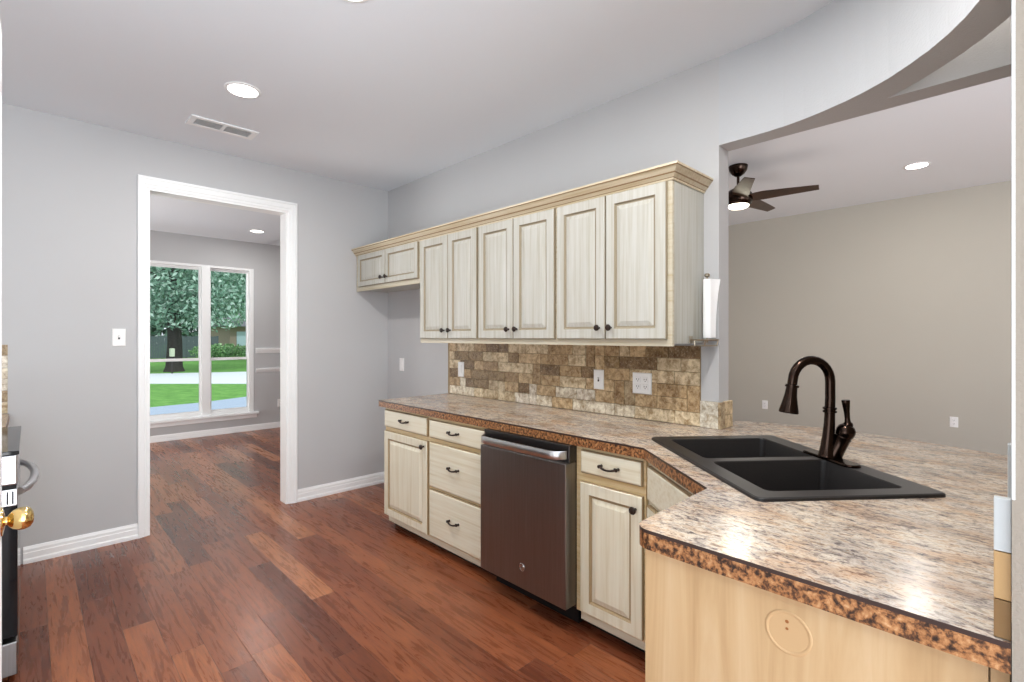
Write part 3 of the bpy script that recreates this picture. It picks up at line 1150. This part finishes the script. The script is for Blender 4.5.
def mk_main(a, b, z0, z1, r):
    # cells run from the near end (Y 1.135) towards the back
    target = tp if (r == 0 and random.random() < 0.8) or (r == 1 and random.random() < 0.35) else tm  # low rows mostly paler: the brighter light there is put into tile colour
    d = random.uniform(0.009, 0.0115)
    g = 0.0011
    target.box(XW - d, XW - 0.004, 1.137 + a + g, 1.137 + b - g, z0 + g, min(z1, 1.3185) - g, 0, 0.0012, 1)


# the tiles nearest the sink opening follow the photo; the rest are random
expl = [(0, 1, 2, 2), (2, 2, 5, 1), (2, 1, 5, 1), (0, 0, 4, 1), (4, 0, 5, 1), (9, 0, 2, 1), (11, 0, 4, 1), (7, 1, 4, 1), (11, 1, 2, 2), (13, 1, 2, 2),
        (0, 3, 4, 1), (4, 3, 4, 1), (0, 4, 3, 1), (3, 4, 4, 1), (0, 5, 5, 1), (7, 4, 7, 1), (12, 3, 5, 1), (5, 5, 4, 1), (14, 5, 3, 1)]
tile_wall(tm, 61, 6, CT + 0.001, CELL, mk_main, expl)
tm.build('tan_tiles', M['tile'], bs)['label'] = 'tan and brown travertine tiles'
tp.build('lit_pale_tiles', M['tile_pale'], bs)['label'] = 'cream travertine tiles, paled for the brighter light low on the wall'
MB().box(XW - 0.0045, XW - 0.0005, 1.136, 3.244, CT + 0.001, 1.3185).build('grout', M['grout'], bs)

bs2 = thing('tile_backsplash', 'two-row tile end cap wrapping the wall end by the sink', 'backsplash', (XW, YO, CT))
m = MB()
m.box(XW - 0.013, XW - 0.0005, YO - 0.0005, 1.1355, CT + 0.001, 1.043, 0, 0.0015)
m.box(XW - 0.013, XW - 0.0005 + 0.04, YO - 0.0135, YO - 0.0005, CT + 0.001, 1.040, 1, 0.0015)
m.box(XW + 0.041, XW2 + 0.018, YO - 0.0135, YO - 0.0005, CT + 0.001, 0.973, 2, 0.0015)
m.box(XW + 0.041, XW2 + 0.018, YO - 0.0135, YO - 0.0005, 0.975, 1.042, 2, 0.0015)
m.build('cap_tiles', [M['tile_cap'], M['tile_pale'], M['tile_cap2']], bs2)

bs3 = thing('tile_backsplash', 'narrow stacked tile edge on the counter against the right wall end', 'backsplash', (1.2, YR, CT))
for x0, x1, d_, z0, z1, k_ in ((1.046, 1.060, 0.0195, CT + 0.001, 0.968, 'tile_brown'), (1.046, 1.060, 0.0195, 0.9695, 1.040, 'tile_tan'),
                               (1.046, 1.060, 0.0195, 1.0415, 1.121, 'tile_white'), (1.25, 1.27, 0.0080, CT + 0.001, 1.172, 'tile_white')):
    e_ = MB().box(x0, x1, YR + 0.0005, YR + d_, z0, z1, 0, 0.001).build('edge_tile', M[k_], bs3)
    e_['label'] = {'tile_brown': 'brown edge tile', 'tile_tan': 'tan edge tile', 'tile_white': 'whitish edge tile'}[k_]

bs4 = thing('tile_backsplash', 'sliver of tile backsplash on the back wall behind the range', 'backsplash', (-0.4, YB, CT))
m = MB()


def mk_left(a, b, z0, z1, r):
    m.box(-0.094 - b + 0.001, -0.094 - a - 0.001, YB - 0.010, YB - 0.0005, z0 + 0.001, min(z1, 1.3185) - 0.001, 0, 0.001, 1)


tile_wall(m, 22, 6, CT + 0.001, CELL, mk_left)
m.build('tan_tiles', M['tile_pale'], bs4)


# ------------------------------------------------------------------ switches and outlets
def plate_frame(o, a, n, w, h, d=0.006):
    m_ = MB()
    m_.panel(o, a, BZ, n, -w / 2, w / 2, -h / 2, h / 2, [(0, 0), (0, d * 0.4), (0.004, d), (0.006, d)], [0, 0, 0, 0])
    return m_


def wall_plate(name, label, cat, o, a, n, gangs, kind, group=None):
    """gangs: number; kind: 'switch', 'rocker' or 'outlet'"""
    o, a, n = Vector(o), Vector(a), Vector(n)
    w = 0.072 + 0.046 * (gangs - 1)
    t_ = thing(name, label, cat, o, 0, group)
    plate_frame(o, a, n, w, 0.116).build('cover_plate', M['plate'], t_)
    for g in range(gangs):
        c = o + a * (0.046 * (g - (gangs - 1) / 2)) + n * 0.006
        if kind == 'switch':
            m_ = MB()
            m_.panel(c, a, BZ, n, -0.005, 0.005, -0.012, 0.012, [(0, 0), (0, 0.001), (0.001, 0.001)], [0, 0, 0])
            m_.build('switch_slot', M['dark_slot'], t_)
            m_ = MB()
            m_.panel(c + Vector((0, 0, 0.004)), a, BZ, n, -0.004, 0.004, -0.004, 0.007, [(0, 0), (0, 0.006), (0.001, 0.012)], [0, 0, 0])
            m_.build('toggle', M['plate'], t_)
        elif kind == 'rocker':
            m_ = MB()
            m_.panel(c, a, BZ, n, -0.0165, 0.0165, -0.033, 0.033, [(0, 0), (0, 0.003), (0.002, 0.004)], [0, 0, 0])
            m_.build('rocker', M['plate'], t_)
        else:
            for s in (-1, 1):
                m_ = MB()
                cc = c + Vector((0, 0, 0.0195 * s))
                m_.panel(cc, a, BZ, n, -0.0165, 0.0165, -0.0145, 0.0145, [(0, 0), (0, 0.0015), (0.0015, 0.0025)], [0, 0, 0])
                r_ = m_.build('receptacle', M['plate'], t_)
                m_ = MB()
                for du in (-0.0065, 0.0065):
                    m_.panel(cc + a * du + n * 0.0025 + Vector((0, 0, 0.003)), a, BZ, n, -0.0014, 0.0014, -0.0045, 0.0045, [(0, 0), (0, 0.0004)], [0, 0])
                m_.lathe([(0.0025, 0), (0.0025, 0.0004)], cc + n * 0.0025 + Vector((0, 0, -0.0075)), n, 8)
                m_.build('slots', M['dark_slot'], r_)
    return t_


AYm, NXm = (0, -1, 0), (-1, 0, 0)
wall_plate('light_switch', 'white toggle switch on the grey wall left of the opening', 'light switch', (0.424, YB, 1.36), (1, 0, 0), (0, -1, 0), 1, 'switch')
wall_plate('wall_outlet', 'white plate low in the empty refrigerator gap wall', 'outlet', (XW, 3.944, 1.113), AYm, NXm, 1, 'rocker')
wall_plate('light_switch', 'white switch plate on the tiles at the far end of the counter', 'light switch', (XW - 0.0105, 3.065, 1.11), AYm, NXm, 1, 'rocker')
wall_plate('light_switch', 'single white plate with dark toggle in the middle of the tiles', 'light switch', (XW - 0.0105, 1.755, 1.112), AYm, NXm, 1, 'switch')
wall_plate('wall_outlet', 'double white outlet plate on the tiles near the sink', 'outlet', (XW - 0.0105, 1.465, 1.108), AYm, NXm, 2, 'outlet')
wall_plate('wall_outlet', 'white outlet on the family room wall seen left of the faucet', 'outlet', (XF, 2.524, 0.417), AYm, NXm, 1, 'outlet')
wall_plate('wall_outlet', 'white outlet on the family room wall seen right of the faucet', 'outlet', (XF, 0.546, 0.418), AYm, NXm, 1, 'outlet')
wall_plate('wall_outlet', 'white outlet low on the dining room wall under the chair rails', 'outlet', (2.715, YF, 0.37), (1, 0, 0), (0, -1, 0), 1, 'outlet')


# ------------------------------------------------------------------ ceiling fixtures
def can(label, x, y, z, lens, power, r=0.075, color=(1.0, 0.985, 0.955)):
    t_ = thing('recessed_light', label, 'ceiling light', (x, y, z))
    m_ = MB()
    m_.lathe([(r + 0.018, 0.0), (r + 0.018, -0.003), (r + 0.010, -0.007), (r, -0.006), (r - 0.002, -0.001)], (x, y, z), 'z', 36)
    m_.build('trim_ring', M['trim'], t_, smooth=True)
    m_ = MB()
    m_.lathe([(r, -0.002), (r * 0.97, -0.007), (r * 0.7, -0.012), (0.0, -0.014)], (x, y, z), 'z', 36)
    m_.build('lens', lens, t_, smooth=True)
    l_ = area_light('recessed_lamp', (x, y, z - 0.02), (0, 0, 0), r * 1.8, 0, power, color, 'DISK')
    return t_


can('round recessed ceiling light lit above the floor near the vent', 0.852, 3.033, H, M['lamp'], 15)
can('round recessed ceiling light cut by the top edge of the photo', 0.90, 1.845, H, M['lamp'], 15)
can('round recessed light in the dining room ceiling', 2.117, 6.941, H, M['lamp_dim'], 12)
can('round recessed light in the family room ceiling', 6.075, 0.715, HF, M['lamp'], 9, 0.085, (1.0, 0.95, 0.88))
# an added lamp between the headers; then two more
area_light('recessed_lamp', (2.36, 0.13, H - 0.03), (0, 0, 0), 0.1, 0, 1.6, (1.0, 0.93, 0.84), 'DISK')  # added to brighten the beam face in the cavity, has no fixture
area_light('recessed_lamp', (1.3, 0.50, H - 0.02), (0, 0, 0), 0.14, 0, 23, (1.0, 0.985, 0.955), 'DISK')  # assumed lamp out of frame, placed to light header and jamb, no fixture
area_light('recessed_lamp', (-1.2, -1.0, H - 0.02), (0, 0, 0), 0.14, 0, 12, (1.0, 0.985, 0.955), 'DISK')  # added room light behind the camera, without a fixture

vt = thing('ceiling_vent', 'rectangular white ceiling vent with two grey louvre panels', 'vent', (0.91, 3.66, H))
vx0, vx1, vy0, vy1 = 0.715, 1.105, 3.58, 3.745
m = MB()
for (a, b, c, d_) in ((vx0, vx1, vy0, vy0 + 0.03), (vx0, vx1, vy1 - 0.03, vy1), (vx0, vx0 + 0.035, vy0 + 0.03, vy1 - 0.03), (vx1 - 0.035, vx1, vy0 + 0.03, vy1 - 0.03), (0.90, 0.92, vy0 + 0.03, vy1 - 0.03)):
    m.box(a, b, c, d_, H - 0.009, H - 0.0005, 0, 0.002)
m.build('vent_frame', M['trim'], vt)
MB().box(vx0 + 0.03, vx1 - 0.03, vy0 + 0.025, vy1 - 0.025, H - 0.002, H - 0.0005).build('backing', M['vent_dark'], vt)
for (a, b) in ((vx0 + 0.035, 0.90), (0.92, vx1 - 0.035)):
    m = MB()
    n = 9
    for i in range(n):
        y = vy0 + 0.034 + (vy1 - vy0 - 0.068) * i / (n - 1)
        m.loops([[(x, y - 0.004, H - 0.007), (x, y + 0.003, H - 0.002), (x, y + 0.004, H - 0.0025), (x, y - 0.003, H - 0.0078)] for x in (a, b)])
    m.build('louvre_panel', m_paint('vent_louvre_grey', (222, 222, 222), 0.6), vt)

# ceiling fan in the family room
FX, FY = 4.87, 1.91
fan = thing('ceiling_fan', 'dark bronze five-blade ceiling fan with lit lamp in the family room', 'ceiling fan', (FX, FY, HF))
m = MB()
m.lathe([(0.086, 0), (0.086, -0.012), (0.078, -0.045), (0.055, -0.078), (0.026, -0.098), (0.014, -0.10), (0.0, -0.10)], (FX, FY, HF), 'z', 32)
m.build('canopy', M['bronze_metal'], fan, smooth=True)
m = MB()
m.lathe([(0.0125, -0.09), (0.0125, -0.19), (0.028, -0.195), (0.034, -0.215), (0.034, -0.235), (0.0, -0.235)], (FX, FY, HF), 'z', 20)
m.build('downrod', M['bronze_metal'], fan, smooth=True)
m = MB()
m.lathe([(0.03, -0.20), (0.045, -0.215), (0.085, -0.235), (0.122, -0.27), (0.130, -0.31), (0.126, -0.345), (0.108, -0.372), (0.098, -0.378), (0.0, -0.378)], (FX, FY, HF), 'z', 36)
m.build('motor_housing', M['bronze_metal'], fan, smooth=True)
m = MB()
m.lathe([(0.095, -0.376), (0.093, -0.388), (0.075, -0.400), (0.04, -0.407), (0.0, -0.409)], (FX, FY, HF), 'z', 32)
m.build('lamp_lens', M['lamp_fan'], fan, smooth=True)
area_light('fan_lamp', (FX, FY, HF - 0.43), (0, 0, 0), 0.18, 0, 9, (1.0, 0.94, 0.84), 'DISK')
Rv = Vector((math.cos(YAW), -math.sin(YAW), 0))
Dv = Vector((math.sin(YAW), math.cos(YAW), 0))
bear = math.atan2(2.165, 4.76)
for k in range(5):
    ang = math.radians(-33.9 + 72 * k)
    dr = Rv * math.cos(ang) + Dv * math.sin(ang)
    pp = Vector((-dr.y, dr.x, 0))
    m = MB()
    rings = []
    for (r_, wl, wt) in ((0.09, -0.045, 0.045), (0.15, -0.075, 0.06), (0.22, -0.085, 0.062), (0.35, -0.08, 0.05), (0.50, -0.068, 0.040), (0.62, -0.058, 0.032), (0.66, -0.052, 0.030)):
        tw = math.radians(-16 + 6 * (r_ - 0.1))
        ring_ = []
        for (w_, th_) in ((wl, -0.003), (wt, -0.003), (wt, 0.003), (wl, 0.003)):
            c_ = Vector((FX, FY, 2.682)) + dr * r_ + pp * (w_ * math.cos(tw)) + Vector((0, 0, w_ * math.sin(tw) + th_))
            ring_.append(c_)
        rings.append(ring_)
    m.loops(rings)
    m.build('blade', M['blade'], fan)

# ------------------------------------------------------------------ paper towel holder and roll on the cabinet side
ph = thing('paper_towel_holder', 'metal upright paper towel holder screwed to the cabinet side', 'paper towel holder', (2.36, 1.085, 1.32))
m = MB()
m.tube([(2.372, 1.078, 1.335), (2.372, 1.078, 1.655)], 0.005, 10)
m.lathe([(0.006, 0), (0.013, 0.004), (0.014, 0.012), (0.009, 0.018), (0.0, 0.019)], (2.372, 1.078, 1.655), 'z', 16)
m.build('upright_rod', M['nickel'], ph, smooth=True)
m = MB()
m.box(2.28, 2.42, 1.046, 1.1195, 1.318, 1.324, 0, 0.002)
m.tube([(2.275, 1.1185, 1.349), (2.262, 1.09, 1.349), (2.262, 1.052, 1.349), (2.275, 1.042, 1.349), (2.415, 1.042, 1.349), (2.424, 1.052, 1.349), (2.424, 1.1, 1.349)], 0.004, 8)
m.tube([(2.262, 1.09, 1.349), (2.262, 1.088, 1.322)], 0.0035, 8)
m.tube([(2.275, 1.042, 1.349), (2.282, 1.05, 1.322)], 0.0035, 8)
m.tube([(2.415, 1.042, 1.349), (2.415, 1.05, 1.322)], 0.0035, 8)
m.build('wire_tray', M['nickel'], ph, smooth=True)
MB().box(2.268, 2.30, 1.116, 1.1205, 1.335, 1.368, 0, 0.001).build('mounting_plate', M['nickel'], ph)
pr_ = thing('paper_towel_roll', 'nearly used-up white paper towel roll hanging beside the wall cabinets', 'paper towels', (2.372, 1.078, 1.355))
m = MB()
m.lathe([(0.0075, 1.358), (0.019, 1.358), (0.0195, 1.362), (0.0195, 1.642), (0.019, 1.645), (0.0075, 1.645), (0.0075, 1.358)], (2.372, 1.078, 0), 'z', 28)
m.build('roll', M['paper'], pr_, smooth=True)
m = MB()
ring = []
for i in range(9):
    f = i / 8
    z = 1.36 + 0.285 * f
    fl = 0.006 + 0.026 * f ** 2.2
    pa = [Vector((2.352, 1.074, z)), Vector((2.362, 1.058, z)), Vector((2.378, 1.0535, z)), Vector((2.388 + fl * 0.5, 1.053 - fl * 0.25, z)), Vector((2.394 + fl * 0.7, 1.052 - fl * 0.6, z))]
    ring.append(pa + [p + Vector((0.0, -0.0012, 0)) for p in reversed(pa)])
m.loops(ring)
m.build('loose_sheet', M['paper'], pr_, smooth=True)

# ------------------------------------------------------------------ range at the left
rg = thing('kitchen_range', 'black and stainless range at the left edge behind the open door', 'range', (-0.4, 3.14, 0))
RY0, RY1, RX = 2.762, 3.522, -0.035
MB().box(-0.80, -0.085, RY0 + 0.003, RY1 - 0.003, 0.03, 0.898).build('range_body', M['black'], rg)
m = MB()
m.box(-0.80, RX + 0.004, RY0, RY1, 0.90, 0.915, 0, 0.002)
m.build('cooktop', M['glass_black'], rg)
m = MB()
m.box(-0.084, RX, RY0, RY1, 0.782, 0.899, 0, 0.006)
m.box(-0.084, RX - 0.004, RY0 + 0.002, RY1 - 0.002, 0.766, 0.782, 1)
m.box(-0.084, RX, RY0, RY1, 0.700, 0.766, 0, 0.003)
for xs in (-0.066, -0.051):
    m.box(xs, xs + 0.005, RY0 - 0.0006, RY0 + 0.02, 0.708, 0.758, 1)
m.build('control_panel', [M['steel_light'], M['black']], rg)
m = MB()
m.box(-0.084, RX, RY0, RY1, 0.185, 0.698, 0, 0.004)
od = m.build('oven_door', M['glass_black'], rg)
m = MB()
pts = []
for i in range(17):
    f = i / 16
    s = math.sin(math.pi * f)
    pts.append((RX + 0.004 + 0.047 * s ** 0.6, RY0 + 0.06 + (RY1 - RY0 - 0.12) * f, 0.742))
m.tube(pts, 0.0155, 14)
m.build('oven_handle', M['steel_light'], od, smooth=True)
m = MB()
m.box(-0.084, RX, RY0, RY1, 0.035, 0.165, 0, 0.004)
m.build('storage_drawer', M['steel'], rg)
for y in (RY0 + 0.06, RY1 - 0.06):
    for x in (-0.15, -0.7):
        m = MB()
        m.lathe([(0.018, 0), (0.018, 0.01), (0.01, 0.012), (0.01, 0.034)], (x, y, 0), 'z', 12)
        m.build('levelling_foot', M['black'], rg)

# corner base cabinet and counter beyond the range
lc = thing('base_cabinet', 'cream base cabinet in the corner beyond the range', 'base cabinet', (-0.45, 3.86, 0))
MB().box(-0.84, -0.125, 3.53, YB - 0.02, 0.09, CT - 0.047).build('cabinet_body', M['cream_base_v'], lc)
MB().box(-0.84, -0.19, 3.53, YB - 0.02, 0.0, 0.09).build('toe_kick', M['toe'], lc)
m = MB()
m.panel((-0.125, 0, 0), AX, BZ, (1, 0, 0), 3.56, 4.14, 0.11, 0.70, [(0, 0), (0, 0.014), (0.005, 0.02), (0.055, 0.02), (0.063, 0.012), (0.07, 0.012), (0.09, 0.018), (0.094, 0.019)], [1, 1, 0, 1, 1, 0, 0, 0])
ld = m.build('door', [M['cream_base_v'], M['glaze']], lc)
m = MB()
m.lathe([(0.006, 0), (0.0055, 0.012), (0.0155, 0.021), (0.0165, 0.026), (0.006, 0.033), (0.0, 0.0335)], (-0.105, 3.60, 0.65), 'x', 18)
m.build('knob', M['bronze'], ld, smooth=True)
cc = MB()
cc.prism([(-0.85, 3.528), (-0.088, 3.528), (-0.088, YB - 0.012), (-0.85, YB - 0.012)], [], [CT, CT - 0.0085, CT - 0.046], 0, 2, [1, 2])
tag(cc.build('countertop', [M['laminate'], M['edge_seam'], M['edge_band']]), 'short piece of laminate counter in the corner beyond the range', 'countertop')

# open door at the left edge of the photo
dr_ = bpy.data.objects.new('door_1', None)
dr_.location = (-0.062, 0.82, 0)
COL.objects.link(dr_)
struct(dr_, 'white door standing open at the left edge, seen edge on', 'door')
m = MB()
m.box(-0.082, -0.0455, 0.82, 1.60, 0.01, 2.04, 0, 0.002)
for (z0, z1) in ((0.25, 0.95), (1.12, 1.88)):
    m.panel((-0.0455, 0, 0), AX, BZ, (1, 0, 0), 0.95, 1.47, z0, z1, [(0, 0), (0.01, 0.004), (0.02, 0.004), (0.03, 0.001)], [0, 0, 0, 0])
dl = m.build('door_leaf', M['trim'], dr_)
m = MB()
m.lathe([(0.031, 0), (0.030, 0.003), (0.020, 0.005), (0.0095, 0.007), (0.0095, 0.010), (0.014, 0.013), (0.0205, 0.019), (0.0245, 0.029), (0.0245, 0.037), (0.021, 0.046), (0.013, 0.051), (0.0, 0.0525)], (-0.0455, 1.545, 0.962), 'x', 32)
m.build('door_knob', M['brass'], dl, smooth=True)['label'] = 'polished brass door knob'

# ------------------------------------------------------------------ outdoors beyond the dining window
GZ = -0.3
struct(MB().box(-60, 90, 8.4, 150, GZ - 0.3, GZ).build('ground', M['grass']), 'green lawn outside the window', 'lawn')
m = MB()
m.prism([(-12, 9.2), (12, 9.2), (12, 15.6), (4.4, 15.05), (3.1, 14.45), (2.0, 14.3), (-12, 13.4)], [], [GZ + 0.012, GZ - 0.05])
struct(m.build('driveway', M['driveway']), 'pale blue-grey driveway just outside the window', 'driveway')
m = MB()
m.prism([(-30, 52.0), (-30, 60), (3.9, 27.4), (5.6, 26.6), (7.4, 25.8), (40, 10.5), (40, 4 + 8.5), (5.5, 19.2), (4.3, 20.4), (3.07, 21.6)], [], [GZ + 0.014, GZ - 0.05])
struct(m.build('road', M['road']), 'pale road crossing beyond the front lawn', 'road')

random.seed(5)


def leaf_cloud(m_, blobs, n, size, face=None):
    bm_ = m_.bm
    wts = [b[3] * b[4] * b[5] for b in blobs]
    for _ in range(n):
        b = random.choices(blobs, wts)[0]
        while True:
            p = Vector((random.uniform(-1, 1), random.uniform(-1, 1), random.uniform(-1, 1)))
            if 0.35 < p.length < 1:
                break
        p = Vector((b[0] + p.x * b[3], b[1] + p.y * b[4], b[2] + p.z * b[5]))
        nn = Vector((random.gauss(0, 1), random.gauss(0, 1), random.gauss(0.5, 1))).normalized()
        a = nn.orthogonal().normalized()
        a.rotate(Matrix.Rotation(random.uniform(0, 6.28), 3, nn))
        c = nn.cross(a)
        s = size * random.uniform(0.6, 1.3)
        bm_.faces.new([bm_.verts.new(p + a * (s * u) + c * (s * v) + nn * (s * w)) for u, v, w in ((-1, 0, 0), (-0.2, -0.5, 0.12), (1, 0, -0.1), (-0.2, 0.5, 0.12))])


def tree(label, x, y, r, h, blobs, n, size, leaf):
    t_ = thing('tree', label, 'tree', (x, y, GZ))
    m_ = MB()
    m_.tube([(x, y, GZ - 0.1), (x, y, GZ + 0.25), (x + 0.03, y, GZ + 1.4), (x - 0.08, y, GZ + h * 0.6), (x + 0.1, y + 0.1, GZ + h)], [r * 1.45, r * 1.05, r * 0.9, r * 0.7, r * 0.3], 14)
    for k in range(6):
        an = k * 1.05
        z_ = GZ + h * (0.42 + 0.07 * k)
        m_.tube([(x, y, z_), (x + math.cos(an) * 1.0, y + math.sin(an) * 1.0, z_ + 0.6), (x + math.cos(an) * 2.2, y + math.sin(an) * 2.2, z_ + 1.0)], [r * 0.4, r * 0.25, r * 0.08], 8)
    m_.build('trunk', M['bark'], t_, smooth=True)
    m_ = MB()
    leaf_cloud(m_, [(x + b[0], y + b[1], b[2] + GZ, b[3], b[4], b[5]) for b in blobs], n, size)
    m_.build('foliage', leaf, t_)
    return t_


tree('large leafy tree with dark trunk across the road in the left window', 5.0, 28.6, 0.34, 6.5,
     [(0, 0, 5.2, 4.0, 3.2, 2.8), (-2.0, -0.6, 3.4, 2.0, 1.8, 1.5), (1.6, -0.8, 3.4, 1.8, 1.7, 1.5), (0, -0.5, 3.0, 2.2, 1.5, 1.0)], 15000, 0.115, M['leaf'])
tree('lighter leafy tree in the right window pane', 12.3, 36.0, 0.3, 7.5,
     [(0, 0, 5.6, 4.0, 3.2, 3.0), (-2.5, -1.0, 4.2, 2.2, 2.0, 1.8), (2.4, -1, 4.4, 2.2, 2, 1.7)], 9000, 0.15, M['leaf'])
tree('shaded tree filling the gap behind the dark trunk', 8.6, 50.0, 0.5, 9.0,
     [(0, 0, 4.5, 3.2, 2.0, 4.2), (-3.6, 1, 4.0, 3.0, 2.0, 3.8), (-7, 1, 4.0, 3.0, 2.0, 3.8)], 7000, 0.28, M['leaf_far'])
tree('distant tree rising over the brick house', 22.0, 74.0, 0.5, 11.0,
     [(0, 0, 8.5, 8.5, 4.0, 5.5), (9, 2, 8.0, 6.0, 3.0, 5.0)], 4000, 0.5, M['leaf_far'])
fn = thing('fence', 'grey board fence in the background behind the dark tree trunk', 'fence', (6.5, 46, GZ))
m = MB()
for i in range(60):
    x = 1.5 + i * 0.16
    m.box(x, x + 0.15, 46.0, 46.02, GZ + 0.05, GZ + 1.7 + 0.02 * (i % 3))
m.build('boards', m_paint('fence_grey', (96, 106, 112), 0.9), fn)
for x in (1.6, 4.0, 6.4, 8.8, 11.0):
    MB().box(x, x + 0.1, 46.02, 46.12, GZ, GZ + 1.75).build('post', M['bark'], fn)
hg = MB()
leaf_cloud(hg, [(10.6, 43.0, GZ + 0.55, 2.2, 0.8, 0.62), (13.6, 41.5, GZ + 0.55, 2.2, 0.8, 0.62)], 3600, 0.11)
tag(hg.build('hedge', M['hedge']), 'low clipped bright green hedge across the road', 'hedge')
hs = thing('house', 'low brick house with grey roof beyond the hedge', 'house', (18.5, 56, GZ))
MB().box(14.0, 29.0, 54.0, 62.0, GZ, GZ + 2.7).build('wall', M['house_brick'], hs)
m = MB()
m.loops([[(x, 53.3, GZ + 2.7), (x, 58, GZ + 4.8), (x, 62.7, GZ + 2.7)] for x in (13.5, 29.5)])
m.build('roof', M['house_roof'], hs)
for x in (14.6, 17.2, 20.4):
    m = MB()
    m.box(x, x + 1.0, 53.95, 54.02, GZ + 0.8, GZ + 2.2)
    m.build('window', M['house_window'], hs)
mb = MB()
mb.box(4.575, 4.63, 26.77, 26.83, GZ, GZ + 0.80, 1)
mb.box(4.52, 4.69, 26.65, 26.95, GZ + 0.78, GZ + 1.15, 0, 0.03)
tag(mb.build('mailbox', [m_paint('mailbox_pale', (196, 206, 178), 0.6), M['bark']]), 'small pale post box standing before the dark tree trunk', 'mailbox')
